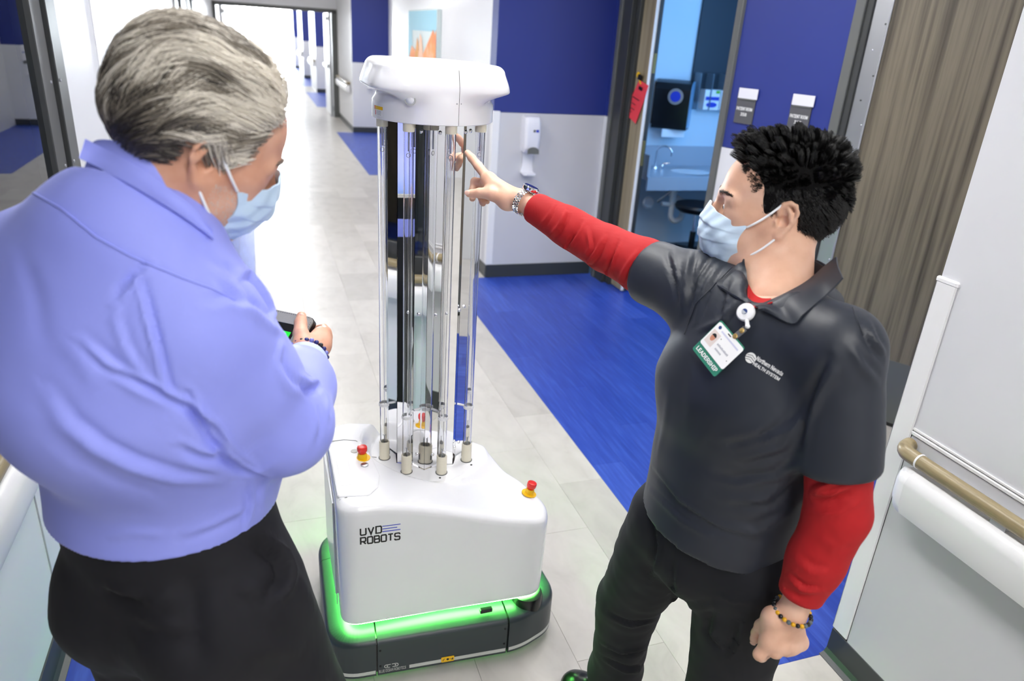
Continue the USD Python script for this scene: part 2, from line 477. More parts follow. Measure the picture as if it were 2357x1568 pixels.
# the dark room behind the left window
w = thing("wall_behind_window", "dim room behind the left window", "wall", (XL - 2, 0, 0), **S)
obj("back", box(XL - 2.3, XL - 2.2, -3, 5, 0, CH), "blue_paint", w, smooth=False)
obj("side", box(XL - 2.3, XL - 0.14, 3.4, 3.5, 0, CH), "frame_grey", w, smooth=False)
obj("side", box(XL - 2.3, XL - 0.14, -3.1, -3, 0, CH), "frame_grey", w, smooth=False)
obj("curtain", [tube([(XL - 0.5 - 0.02 * (k % 2), 1.2 + k * 0.07, 0.1), (XL - 0.5 - 0.02 * (k % 2), 1.2 + k * 0.07, 2.6)], 0.045, 8) for k in range(16)], "frame_grey", w)

# side windows of the left wall further on
for k, (a, b) in enumerate(((8.08, 9.5), (9.72, 10.85))):
    d = thing(f"window_{k + 2}", ("narrow dark framed glazing on the far left wall, nearer one", "narrow dark framed glazing on the far left wall, farther one")[k], "window", (XL, a, 0), **S)
    obj("frame_post", box(XL - 0.1, XL + 0.01, a, a + 0.42, 0, 2.3), "frame_dark", d, smooth=False)
    obj("frame_post", box(XL - 0.1, XL + 0.01, a + 0.75, b, 0, 2.3), "frame_dark", d, smooth=False)
    obj("pane", box(XL - 0.06, XL - 0.05, a + 0.42, a + 0.75, 0, 2.3), "pane", d, smooth=False)
    obj("head", box(XL - 0.14, XL, a, b, 2.3, CH), "white_paint", d, smooth=False)
    obj("backing", box(XL - 0.7, XL - 0.6, a - 0.5, b + 0.5, 0, CH), "painting_blue", d, smooth=False)

# wall behind the camera, and the corridor's end
obj("wall_back", box(-6, 8, -6.1, -6, 0, CH), "white_paint", smooth=False, label="white wall behind the camera", cat="wall", **S)
obj("wall_end", [box(-6, XL, YE, YE + 0.1, 0, CH), box(XR, 8, YE, YE + 0.1, 0, CH)], "white_paint", smooth=False, label="white wall around the bright window at the corridor's end", cat="wall", **S)
wn = thing("window_4", "bright daylit window wall closing the far end of the corridor", "window", (0.5, YE, 0), **S)
obj("pane", box(XL, XR, YE + 0.02, YE + 0.04, 0, CH), "daylight", wn, smooth=False)
obj("transom", box(XL, XR, YE - 0.03, YE + 0.02, 0.0, 0.06), "painting_blue", wn, smooth=False)
obj("mullion", box(0.95, 1.0, YE - 0.03, YE + 0.02, 0, CH), "rail_white", wn, smooth=False)
obj("mullion", box(-0.2, -0.15, YE - 0.03, YE + 0.02, 0, CH), "rail_white", wn, smooth=False)

# double door frame across the corridor
YD = 16.2
wd = thing("door_3", "grey framed double door standing open across the corridor", "door", (0.5, YD, 0), **S)
obj("frame_head", box(XL, XR, YD, YD + 0.12, 2.0, 2.07), "frame_grey", wd, smooth=False)
obj("wall_over", box(XL, XR, YD, YD + 0.12, 2.07, CH), "white_paint", wd, smooth=False)
obj("frame_post", box(XR - 0.1, XR, YD, YD + 0.14, 0, 2.03), "frame_grey", wd, smooth=False)
obj("frame_post", box(XL, XL + 0.06, YD, YD + 0.14, 0, 2.03), "frame_grey", wd, smooth=False)
for s, x in ((1, XR - 0.14), (-1, XL + 0.14)):
    lf = obj("leaf", box(x - 0.022, x + 0.022, YD + 0.1, YD + 1.2, 0.01, 2.0), "wood_light" if s < 0 else "white_panel", wd, smooth=False)
    obj("push_bar", [box(x - s * 0.022 - s * 0.05 if s > 0 else x + 0.022, x - s * 0.022 if s > 0 else x + 0.072, YD + 0.25, YD + 1.1, 0.95, 1.02, 0.008)], "steel", lf)
    obj("closer", box(*sorted((x - s * 0.022, x - s * 0.08)), YD + 0.2, YD + 0.5, 1.86, 1.94, 0.008), "steel", lf)
    obj("edge_strip", box(x - 0.024, x + 0.024, YD + 0.095, YD + 0.1, 0.01, 2.0), "brushed", lf, smooth=False)

# door 358: frame and its narrow open leaf
d1 = thing("door_1", "doorway in dark metal frame with a narrow wood leaf standing open, showing a blue-lit washroom", "door", (XA, 5.2, 0), **S)
obj("frame_post", box(XA - 0.012, XA + 0.055, 5.215, 5.265, 0, 2.4, 0.003), "frame_grey", d1)
obj("frame_reveal", [box(XA + 0.0, XA + 0.035, 5.08, 5.23, 0, 2.4, 0.003), box(XA + 0.035, XA + 0.10, 5.02, 5.26, 0, 2.4, 0.003)], "frame_dark", d1)
obj("frame_post", box(P1[0] - 0.02, P1[0] + 0.14, P1[1] - 0.002, P1[1] + 0.055, 0, 2.4, 0.003), "frame_grey", d1)
obj("frame_head", box(XA - 0.012, XA + 0.14, 3.765, 5.265, 2.36, 2.42), "frame_dark", d1, smooth=False)
lf = obj("leaf", box(XA + 0.062, XA + 0.107, 4.845, 5.02, 0.01, 2.35), "wood_light", d1, smooth=False, label="narrow light wood door leaf")
obj("edge_strip", box(XA + 0.060, XA + 0.082, 4.836, 4.845, 0.01, 2.35), "print_white", lf, smooth=False, label="white edge of the wood leaf")
obj("edge_rebate", box(XA + 0.082, XA + 0.108, 4.832, 4.845, 0.01, 2.35), "frame_dark", lf, smooth=False)
obj("strike_plate", [box(XA + 0.084, XA + 0.106, 4.829, 4.834, 0.98, 1.16), box(XA + 0.084, XA + 0.106, 4.829, 4.834, 1.62, 1.75)], "brass", lf, smooth=False)

# door 359: frame and leaf with a kick plate
d2 = thing("door_2", "tall dark wood-grain door with a continuous steel hinge, standing ajar behind the man in grey", "door", P2, **S)
obj("frame_post", on_sign_wall(box(SW, SW + 0.052, 0, 2.42, -0.12, 0.014, 0.003)), "frame_grey", d2)
obj("frame_reveal", [on_sign_wall(box(SW + 0.052, SW + 0.085, 0, 2.42, -0.13, 0.0, 0.002)), on_sign_wall(box(SW + 0.085, SW + 0.11, 0, 2.42, -0.16, -0.05, 0.002))], "frame_dark", d2)
H1 = V(2.835, 3.0, 0)
ld2 = V(0.27, -0.44, 0) / math.hypot(0.27, 0.44)
ln2 = V(-ld2[1], ld2[0], 0)
if ln2[0] > 0:
    ln2 = -ln2
leaf2 = lambda m: place(m, H1, ld2, (0, 0, 1), ln2)
h = obj("hinge_strip", leaf2(box(-0.055, 0.018, 0.02, 2.38, -0.03, 0.003)), "brushed", d2, smooth=False, label="continuous steel hinge with screws")
obj("hinge_edge", leaf2(tube([(0.02, 0.02, 0.004), (0.02, 2.38, 0.004)], 0.005, 8)), "steel", h)
for k in range(20):
    obj("screw", leaf2(ball((0.008 - 0.03 * (k % 2), 0.12 + k * 0.115, 0.003), 0.0045, 1)), "frame_dark" if k % 3 else "chrome", h)
obj("sticker", leaf2(box(-0.05, -0.022, 1.28, 1.36, 0.003, 0.0035)), "print_white", h, smooth=False)
obj("sticker_mark", leaf2(box(-0.046, -0.026, 1.285, 1.315, 0.0035, 0.004)), "print_black", h, smooth=False)
lf = obj("leaf", leaf2(box(0.02, 1.15, 0.012, 2.40, -0.045, 0)), "wood_dark", d2, smooth=False)
obj("kick_plate", leaf2(box(0.03, 1.13, 0.02, 0.36, 0, 0.002)), "frame_grey", lf, smooth=False)
obj("bottom_seal", leaf2(box(0.02, 1.15, 0.0, 0.02, -0.04, 0.003)), "black_rubber", lf, smooth=False)
w = thing("wall_room", "dim room behind the dark wood door", "wall", (4.5, 2, 0), **S)
obj("back", box(4.6, 4.7, 1.2, 4.3, 0, CH), "white_paint", w, smooth=False)
obj("side", box(XR + 0.15, 4.7, 1.2, YN, 0, CH), "white_paint", w, smooth=False)
obj("side", box(2.86, 4.7, 4.15, 4.25, 0, CH), "bath_wall", w, smooth=False)
obj("head", box(2.75, 2.9, YN, 3.1, 2.42, CH), "blue_paint", w, smooth=False)

# washroom behind door 358
for nm, bx_, mt, lb_ in (("wall_washroom_back", (2.5, 5.2, 6.18, 6.28, 0, CH), "bath_wall", "pale washroom back wall behind the towel dispenser"), ("wall_washroom_side", (4.6, 4.7, 4.3, 6.18, 0, CH), "bath_wall", "pale washroom side wall"), ("wall_washroom_near", (2.66, 3.02, 5.62, 5.7, 0, CH), "bath_wall", "short wall by the washroom door")):
    obj(nm, box(*bx_), mt, smooth=False, label=lb_, cat="wall", **S)
obj("door_4", box(3.02, 3.10, 5.60, 5.66, 0, 2.4, 0.004), "frame_dark", label="dark door jamb of the washroom", cat="door frame", **S)
lw = thing("window_5", "blue lit window of the washroom, out of view", "window", (4.5, 5, 1.5), **S)
obj("pane", box(3.2, 4.5, 4.26, 4.28, 1.2, 2.5), "bath_light", lw, smooth=False)

# ------------------------------------------------------------------ handrails
def handrail(name_label, x, s, y0, y1, end0, end1, zb=(0.662, 0.80), zr=0.832, fine=True):
    """wall at x, s = +1 when the rail stands out towards +x"""
    t = thing("handrail", name_label, "handrail", (x, y0, zb[0]), "wood topped white handrails on the corridor walls" if False else None)
    prof = [(0.018, zb[0] + 0.008), (0.055, zb[0]), (0.078, zb[0] + 0.012), (0.09, zb[0] + 0.045), (0.092, zb[1] - 0.035), (0.084, zb[1] - 0.012), (0.066, zb[1]), (0.045, zb[1]), (0.018, zb[1] - 0.006)]
    poly = np.array(prof)

    def ring(y, k=1.0):
        cx, cz = 0.02, (zb[0] + zb[1]) / 2
        return np.stack([x + s * (cx + (poly[:, 0] - cx) * k), np.full(len(poly), y), cz + (poly[:, 1] - cz) * (0.5 + 0.5 * k)], 1)

    ys = [(y0 + 0.06, 1), (y1 - 0.06, 1)]
    b = loft([ring(y, k) for y, k in ys])
    b.fix_normals()
    obj("bumper", b, "rail_white", t, smooth=40)
    for end, ya, dirn in ((end0, y0, -1), (end1, y1, 1)):
        if not end:
            continue
        yb = ya - dirn * 0.06
        rr = [ring(yb, 1.0)] + [ring(yb + dirn * 0.06 * math.sin(a), math.cos(a) * 0.98 + 0.02) for a in np.linspace(0.02, 1.5, 8)]
        e = loft(rr)
        e.fix_normals()
        obj("end_cap", e, "rail_white", t, smooth=40)
        pts = [(x + s * (0.058 - 0.058 * (1 - math.cos(a)) - 0.0), yb + dirn * (0.035 + 0.045 * math.sin(a)), zr) for a in np.linspace(0, 1.35, 8)]
        pts = [(x + s * 0.058, yb - dirn * 0.0, zr)] + pts
        obj("rail_return", tube(pts, 0.0205, 16), "rail_wood", t, smooth=40)
        obj("rail_collar", tube([(x + s * 0.058, yb - dirn * 0.002, zr), (x + s * 0.058, yb + dirn * 0.003, zr)], 0.0215, 16), "white_soft", t)
    obj("grip", tube([(x + s * 0.058, y0 + 0.06, zr), (x + s * 0.058, y1 - 0.06, zr)], 0.0195, 20), "rail_wood", t, smooth=40)
    obj("carrier", box(*sorted((x, x + s * 0.02)), y0 + 0.06, y1 - 0.06, zb[0] + 0.02, zr - 0.01), "grey_trim", t, smooth=False)
    n = max(2, int((y1 - y0) / 0.8))
    for k in range(n):
        y = y0 + 0.3 + k * (y1 - y0 - 0.6) / (n - 1)
        obj("bracket", box(*sorted((x + s * 0.02, x + s * 0.062)), y - 0.02, y + 0.02, zb[1] - 0.01, zr - 0.008), "grey_trim", t, smooth=False)


handrail("wood-topped white handrail on the right wall, beside the man in grey", XR, -1, -5.5, 1.262, False, True)
handrail("wood-topped white handrail low on the left wall, behind the man in blue", XL, 1, -5.5, 3.6, False, True)
handrail("white handrail on the far right wall just before the double door", XR, -1, 14.1, 16.0, True, True)
handrail("white handrail on the right wall behind the robot's lamps", XR, -1, 5.75, 9.5, True, True)
handrail("white handrail on the right wall beyond the double door, nearer one", XR, -1, 22.3, 24.0, True, True)
handrail("white handrail on the right wall beyond the double door, farther one", XR, -1, 27.9, 29.8, True, True)

# ------------------------------------------------------------------ ceiling lights
spots = [(0.48, y, "corridor") for y in (-4.6, -2.4, -0.4, 1.9, 4.4, 7.0, 10, 13, 16.9, 20.5, 25, 30, 36)] + [(1.75, 2.7, "alcove"), (1.98, 11.8, "recess"), (1.96, 20.4, "recess"), (1.96, 26.2, "recess"), (1.96, 32, "recess"), (3.7, 2.6, "room")]
for k, (x, y, where) in enumerate(spots):
    t = thing("ceiling_light", f"recessed white ceiling light panel above the {where}", "ceiling light", (x, y, CH - 0.02), "recessed ceiling lights out of view")
    w_, l_ = (0.3, 0.6) if where != "recess" else (0.22, 0.45)
    obj("frame", [box(x - w_, x + w_, y - l_, y - l_ + 0.03, CH - 0.02, CH), box(x - w_, x + w_, y + l_ - 0.03, y + l_, CH - 0.02, CH), box(x - w_, x - w_ + 0.03, y - l_ + 0.03, y + l_ - 0.03, CH - 0.02, CH), box(x + w_ - 0.03, x + w_, y - l_ + 0.03, y + l_ - 0.03, CH - 0.02, CH)], "white_soft", t, smooth=False)
    obj("diffuser", box(x - w_ + 0.03, x + w_ - 0.03, y - l_ + 0.03, y + l_ - 0.03, CH - 0.012, CH - 0.006), "lamp", t, smooth=False)
# ------------------------------------------------------------------ the disinfection robot
def smooth01(a, b, x):
    t = np.clip((np.asarray(x, float) - a) / (b - a), 0, 1)
    return t * t * (3 - 2 * t)


def rounded(pts, n=10, N=260):
    """closed outline through corner points (x, y, radius), evenly sampled"""
    P, out = [np.array(p[:2], float) for p in pts], []
    for i, p in enumerate(P):
        a, b, r = P[i - 1], P[(i + 1) % len(P)], pts[i][2]
        u, v_ = (a - p) / np.linalg.norm(a - p), (b - p) / np.linalg.norm(b - p)
        half = math.acos(np.clip(u @ v_, -1, 1)) / 2
        d = min(r / math.tan(half), 0.49 * np.linalg.norm(a - p), 0.49 * np.linalg.norm(b - p))
        s, e = p + u * d, p + v_ * d
        for t in np.linspace(0, 1, n):
            out.append((1 - t) ** 2 * s + 2 * t * (1 - t) * p + t * t * e)
    ring = sg.LinearRing(out)
    return np.array([ring.interpolate(q, normalized=True).coords[0] for q in np.arange(N) / N])


PC = V(0.447, 1.985)                                  # the lamp column's axis
BODY = rounded([(0.130, 1.648, .055), (0.74, 1.632, .075), (0.775, 1.72, .12), (0.735, 1.86, .2), (0.62, 2.02, .25), (0.45, 2.12, .3), (0.14, 2.13, .08)])
BUMP = rounded([(0.088, 1.612, .10), (0.66, 1.588, .22), (0.812, 1.65, .16), (0.80, 1.95, .2), (0.60, 2.14, .25), (0.10, 2.16, .12)], 14, 1040)


def deck(x, y):
    z = 0.607 - 0.128 * smooth01(0.2, 0.79, x)
    r = np.hypot(np.asarray(x) - PC[0], np.asarray(y) - PC[1])
    plateau = 0.553
    cone = plateau - np.clip(r - 0.185, 0, 1) * 0.95
    out = np.log(np.exp(z * 160) + np.exp(cone * 160)) / 160
    k = smooth01(0.178, 0.205, r)
    return plateau * (1 - k) + out * k


robot = thing("disinfection_robot", "white mobile disinfection robot with a mirrored column of glass lamps on a green-lit base", "robot", (0.447, 1.88, 0))
cb = V(0.43, 1.88)
ts = np.concatenate([np.linspace(0.0, 0.80, 36), np.linspace(0.80, 1.0, 26)[1:]])
rings = []
for t in ts[1:]:
    p = cb + t * (BODY - cb)
    dist = (1 - t) * np.linalg.norm(BODY - cb, axis=1)
    R_ = 0.028
    drop = np.where(dist < R_, R_ - np.sqrt(np.maximum(R_**2 - (R_ - dist) ** 2, 0)), 0)
    rings.append(np.column_stack([p, deck(p[:, 0], p[:, 1]) - drop]))
top_edge = rings[-1][:, 2].copy()
for q in (0.12, 0.35, 0.65, 0.93, 1.0):
    z = top_edge * (1 - q) + 0.204 * q
    rings.append(np.column_stack([BODY + (cb - BODY) * 0.012 * q, z]))
rings.append(np.column_stack([BODY + (cb - BODY) * 0.05, np.full(len(BODY), 0.203)]))
shell = loft(rings[::-1])
shell.fix_normals()
body = obj("shell", shell, "white_plastic", robot, smooth=50)


def outline_y(x):
    """y of the shell's front face at x"""
    f = BODY[BODY[:, 1] < 1.8]
    f = f[np.argsort(f[:, 0])]
    return float(np.interp(x, f[:, 0], f[:, 1]))


# control hatch on the deck's left, seams, two emergency buttons, key switch
def on_deck(poly, lift, th, name, mat, n=40):
    x0, y0, x1, y1 = poly.bounds
    c = np.array(poly.centroid.coords[0])
    o = np.array([poly.exterior.interpolate(q, normalized=True).coords[0] for q in np.arange(90) / 90])
    rr = []
    for t, dz in ((0.03, th), (0.5, th), (0.9, th), (0.975, th), (1.0, th * 0.4), (1.0, -0.006)):
        p = c + t * (o - c)
        rr.append(np.column_stack([p, deck(p[:, 0], p[:, 1]) + lift + dz]))
    m_ = loft(rr)
    m_.fix_normals()
    return obj(name, m_, mat, robot, smooth=40)


hatch = sg.Polygon([(0.145, 1.715), (0.222, 1.705), (0.25, 1.74), (0.262, 1.80), (0.252, 1.90), (0.255, 1.955), (0.235, 1.985), (0.145, 1.99)]).buffer(0.006)
on_deck(hatch, 0.0, 0.004, "control_hatch", "white_plastic")
on_deck(sg.box(0.158, 1.76, 0.185, 1.90).buffer(0.004), 0.0042, 0.0006, "label_plate", "white_soft")
seam = [(0.142, 2.01), (0.19, 2.012), (0.225, 2.0), (0.245, 1.972), (0.262, 1.968), (0.285, 1.975)]
obj("deck_seam", tube([(x, y, float(deck(x, y)) + 0.0005) for x, y in seam], 0.0011, 6), "frame_grey", robot)
obj("deck_seam", tube([(0.134, 1.70, 0.585), (0.145, 1.702, 0.604), (0.165, 1.704, 0.608)], 0.0010, 6), "frame_grey", robot)
xs = 0.1295
obj("side_seam", box(xs - 0.0005, xs + 0.002, 1.738, 1.7395, 0.21, 0.57), "grey_trim", robot, smooth=False)
obj("side_panel", box(xs - 0.0015, xs + 0.01, 1.76, 2.05, 0.23, 0.555, 0.001), "white_plastic", robot)


def estop(x, y, nrm):
    nrm = V(*nrm) / np.linalg.norm(nrm)
    s, u, d = frame_of(nrm, (0, 1, 0))
    o = V(x, y, float(deck(x, y)) + 0.002)
    T = lambda m_: place(m_, o, s, u, d)
    b = obj("emergency_button", T(lathe([(0, 0.016), (0.010, 0.016), (0.0115, 0.022), (0.0135, 0.024), (0.015, 0.028), (0.0152, 0.036), (0.014, 0.040), (0.010, 0.0415), (0, 0.0415)], n=28)), "red_plastic", robot, smooth=40, label="red mushroom emergency button")
    obj("collar", T(lathe([(0, 0.0), (0.0235, 0.0), (0.0235, 0.002), (0.014, 0.003), (0.0135, 0.015), (0.012, 0.018), (0, 0.018)], n=28)), "yellow", b, smooth=40, label="yellow collar")


estop(0.231, 1.893, (0, 0, 1))
estop(0.728, 1.772, (0.22, -0.02, 1))
o = V(0.232, 1.85, float(deck(0.232, 1.85)) + 0.004)
k = obj("key_switch", lathe([(0, 0), (0.0115, 0), (0.0115, 0.003), (0.0095, 0.004), (0, 0.004)], o, 20), "steel", robot, smooth=30)
obj("key_slot", box(o[0] - 0.007, o[0] + 0.007, o[1] - 0.001, o[1] + 0.001, o[2] + 0.004, o[2] + 0.0045), "seam_dark", k, smooth=False)
o = V(0.212, 1.932, float(deck(0.212, 1.932)) + 0.004)
obj("blank_plug", lathe([(0, 0), (0.010, 0), (0.010, 0.002), (0, 0.002)], o, 18), "stripe_silver", robot)
for a in (-38, 2, 45):
    x, y = PC[0] + 0.166 * math.sin(math.radians(a)), PC[1] - 0.166 * math.cos(math.radians(a))
    obj("deck_screw", lathe([(0, 0), (0.0035, 0), (0.0035, 0.001), (0, 0.001)], (x, y, 0.553), 10), "frame_dark", robot)
# lamp column
Z0, Z1 = 0.553, 1.598
TH = [math.radians(7 + 45 * k) for k in range(8)]
pol = lambda r, th, z: V(PC[0] + r * math.sin(th), PC[1] - r * math.cos(th), z)
for th in TH:
    for s in (-1, 1):
        a, b = th + s * 0.006, th + s * (PI / 8 - 0.004)
        p = [pol(0.099, a, Z0), pol(0.121, b, Z0), pol(0.117, b, Z0), pol(0.095, a, Z0)]
        q = [v_ + V(0, 0, Z1 - Z0) for v_ in p]
        pm = trimesh.Trimesh(np.array(p + q), [[0, 1, 5], [0, 5, 4], [1, 2, 6], [1, 6, 5], [2, 3, 7], [2, 7, 6], [3, 0, 4], [3, 4, 7], [0, 3, 2], [0, 2, 1], [4, 5, 6], [4, 6, 7]], process=False)
        pm.fix_normals()
        obj("reflector_panel", pm, "mirror", robot, smooth=False)
cor = trimesh.Trimesh(*[None] * 0) if False else loft([[pol(0.093, t, z) for t in np.arange(8) * PI / 4] for z in (Z0, Z1)])
cor.fix_normals()
obj("column_core", cor, "frame_dark", robot, smooth=False)
bp = loft([[pol(0.124 * (1 if k % 2 else 0.83), math.radians(7 + 22.5 * k), z) for k in range(16)] for z in (Z0, Z0 + 0.004)])
bp.fix_normals()
obj("column_foot", bp, "mirror", robot, smooth=False)
for th in (TH[0], TH[1], TH[7]):
    for s in (-1, 1):
        for z in (0.60, 1.06, 1.56):
            obj("screw", ball(pol(0.1045, th + s * 0.16, z), 0.0055, 2), "chrome", robot, smooth=True)
RL = 0.139
for k, th in enumerate(TH):
    c = pol(RL, th, 0)
    n = 28
    a = np.arange(n) * 2 * PI / n
    ring = lambda r, z: np.stack([c[0] + r * np.cos(a), c[1] + r * np.sin(a), np.full(n, z)], 1)
    z0, z1 = Z0 + 0.045, Z1 - 0.012
    gl = loft([ring(0.0112, z0), ring(0.0128, z0), ring(0.0128, z1), ring(0.0112, z1), ring(0.0112, z0)], caps=False)
    gl.fix_normals()
    L_ = obj("lamp_tube", gl, "tube_glass", robot, smooth=40, label="clear glass lamp tube")
    obj("lamp_socket", lathe([(0, 0), (0.0158, 0), (0.0158, 0.058), (0.0148, 0.0615), (0.0115, 0.0615), (0.0115, 0.05), (0, 0.05)], (c[0], c[1], Z0), 26), "cream", L_, smooth=30)
    obj("lamp_socket", lathe([(0, 0), (0.0152, 0), (0.0152, -0.034), (0.0144, -0.036), (0, -0.036)], (c[0], c[1], Z1), 26), "cream", L_, smooth=30)
    obj("socket_ring", lathe([(0.0155, 0), (0.0185, 0), (0.0185, 0.0015), (0.0155, 0.0015)], (c[0], c[1], Z0), 26), "frame_grey", L_)
    obj("filament", [tube([(c[0], c[1], Z0 + 0.05), (c[0], c[1], Z0 + 0.082)], 0.0022, 6), tube([(c[0] - 0.004, c[1], Z0 + 0.085), (c[0], c[1], Z0 + 0.081), (c[0] + 0.004, c[1], Z0 + 0.085)], 0.0011, 6), tube([(c[0], c[1], Z1 - 0.03), (c[0], c[1], Z1 - 0.085)], 0.0024, 6), tube([(c[0] + 0.0055 * math.cos(q), c[1], Z1 - 0.095 + 0.0055 * math.sin(q)) for q in np.linspace(0, 6.2, 12)], 0.0010, 6)], "brushed", L_)
    obj("label_print", [place(box(-0.004 + 0.003 * j, -0.0025 + 0.003 * j, 0.012, 0.036 - 0.004 * j, 0, 0.0006), V(c[0], c[1], Z0) - 0.0158 * V(math.sin(th), -math.cos(th), 0), V(math.cos(th), math.sin(th), 0) * -1, (0, 0, 1)) for j in range(3)], "seam_dark", L_, smooth=False)
    # lamp clip
    inn = pol(0.102, th, 0.745)
    arc = [V(c[0], c[1], 0.745) + 0.0145 * V(math.sin(th + q), -math.cos(th + q), 0) for q in np.linspace(-2.6, 2.6, 15)]
    obj("lamp_clip", [loft([np.array([p + V(0, 0, -0.005), p + V(0, 0, 0.005), p * 1 + V(0, 0, 0.005) + 0.0012 * V(math.sin(th + q), -math.cos(th + q), 0), p + V(0, 0, -0.005) + 0.0012 * V(math.sin(th + q), -math.cos(th + q), 0)]) for p, q in zip(arc, np.linspace(-2.6, 2.6, 15))]), tube([inn, V(c[0], c[1], 0.745) - 0.0145 * V(math.sin(th), -math.cos(th), 0)], 0.0035, 8)], "white_soft", L_)
# head
def head_r(th, z):
    """radius of the head's shell at azimuth th (0 = towards the camera) and height z from 0 to 1"""
    c_, s_ = math.cos(th), math.sin(th)
    ring_ = 0.160 + 0.0 * z
    hood = 1.0 / ((abs(c_) / 0.158) ** 5 + (abs(s_) / 0.183) ** 5) ** 0.2
    side = smooth01(0.50, 0.92, abs(s_))
    neck = ring_ - 0.010 * side
    brow = 0.46 + 0.0 * side                               # where the hood starts
    t = smooth01(brow - 0.02 - 0.18 * (1 - side), brow + 0.10, z)
    r = (ring_ * (1 - smooth01(0.28, 0.42, z)) + neck * smooth01(0.28, 0.42, z)) * (1 - t) + hood * t
    return r - 0.014 * smooth01(0.55, 1.0, z) * (0.6 + 0.8 * side)


A = np.linspace(0, 2 * PI, 144, endpoint=False)
HZ0, HH = 1.583, 0.146
tilt = lambda th: -0.006 * math.sin(th)
rr = [[pol(0.15, t, HZ0 + 0.004) for t in A], [pol(head_r(t, 0) - 0.002, t, HZ0) for t in A]]
for z in np.concatenate([np.linspace(0.01, 0.36, 8), np.linspace(0.38, 0.62, 14), np.linspace(0.66, 0.86, 6)]):
    rr.append([pol(head_r(t, z), t, HZ0 + z * HH * (1 + tilt(t) * 2)) for t in A])
for q in np.linspace(0.15, 1.0, 9):
    e = 0.024
    rr.append([pol(head_r(t, 0.86) - e * (1 - math.cos(q * PI / 2)) - 0.004 * q, t, HZ0 + HH * (0.86 + 0.14 * math.sin(q * PI / 2)) * (1 + tilt(t) * 2)) for t in A])
for q in (0.5, 0.1):
    rr.append([pol((head_r(t, 0.86) - 0.028) * q, t, HZ0 + HH * 1.0 + (1 - q) * 0.006 + tilt(t) * q * HH * 2) for t in A])
hd = loft([np.array(x) for x in rr])
hd.fix_normals()
obj("head_shell", hd, "white_plastic", robot, smooth=45)
obj("head_base", lathe([(0, 0), (0.150, 0), (0.150, 0.004), (0, 0.004)], (PC[0], PC[1], HZ0 + 0.002), 60), "frame_grey", robot)
sth = math.radians(11)
obj("head_seam", [tube([pol(head_r(sth, z) + 0.0002, sth, HZ0 + z * HH) for z in np.linspace(0.01, 0.9, 14)], 0.0006, 6)], "frame_grey", robot)
for s in (-1, 1):
    obj("screw", ball(pol(head_r(sth, 0.37) - 0.001, sth + s * 0.035, HZ0 + 0.37 * HH), 0.0022, 1), "brushed", robot)
for deg in (-32, 58, 148, 238):
    t = math.radians(deg)
    sn_ = obj("motion_sensor", ball(pol(head_r(t, 0.40) - 0.007, t, HZ0 + 0.40 * HH), 0.0125, 3), "porcelain", robot, smooth=True)
    nn = V(math.sin(t), -math.cos(t), 0)
    obj("sensor_ring", place(lathe([(0.0125, -0.002), (0.0145, -0.002), (0.0145, 0.0015), (0.0125, 0.0015)], n=24), pol(head_r(t, 0.40) - 0.002, t, HZ0 + 0.40 * HH), *frame_of(nn)), "stripe_silver", sn_)


def on_head(u, z, w_, h_, name, mat, par):
    """a small flat sticker bent round the head's ring"""
    uu = np.linspace(u - w_ / 2, u + w_ / 2, 8)
    rows = [[pol(head_r(t, 0.2) + d_, t, zz) for t in uu] for d_, zz in ((0.0, z), (0.0006, z), (0.0006, z + h_), (0.0, z + h_))]
    m_ = loft([np.array(r_) for r_ in rows], caps=False, closed=False)
    return obj(name, m_, mat, par, smooth=False)


st = on_head(math.radians(-73), 1.607, 0.30, 0.008, "warning_sticker", "yellow", robot)
on_head(math.radians(-80), 1.6065, 0.05, 0.009, "warning_mark", "red_plastic", st)
st = on_head(math.radians(-73), 1.592, 0.30, 0.014, "notice_sticker", "print_white", robot)
on_head(math.radians(-78), 1.593, 0.03, 0.012, "notice_mark", "red_plastic", st)
for j in range(4):
    on_head(math.radians(-71), 1.594 + 0.003 * j, 0.14, 0.0008, "notice_line", "seam_dark", st)

# base: bumper in segments, green light ring, wheels, print
BN = np.roll(BUMP, -1, 0) - np.roll(BUMP, 1, 0)
BN = np.column_stack([BN[:, 1], -BN[:, 0]]) / np.linalg.norm(BN, axis=1)[:, None]
if ((BUMP - cb) * BN).sum() < 0:
    BN = -BN
PROF = [(-0.06, 0.030), (-0.006, 0.030), (0.0, 0.036), (0.0, 0.148), (-0.003, 0.158), (-0.011, 0.166), (-0.05, 0.174), (-0.085, 0.177), (-0.085, 0.15), (-0.06, 0.06)]


def bumper(keep):
    """one bumper segment: the outline's points where keep(x, y)"""
    ok = np.array([keep(*p) for p in BUMP])
    i = np.flatnonzero(ok & ~np.roll(ok, 1))[0]
    idx = [(i + j) % len(BUMP) for j in range(ok.sum())]
    rr_ = [np.array([np.append(BUMP[j] + BN[j] * d_, z_) for d_, z_ in PROF]) for j in idx]
    m_ = loft(rr_)
    m_.fix_normals()
    return m_, idx


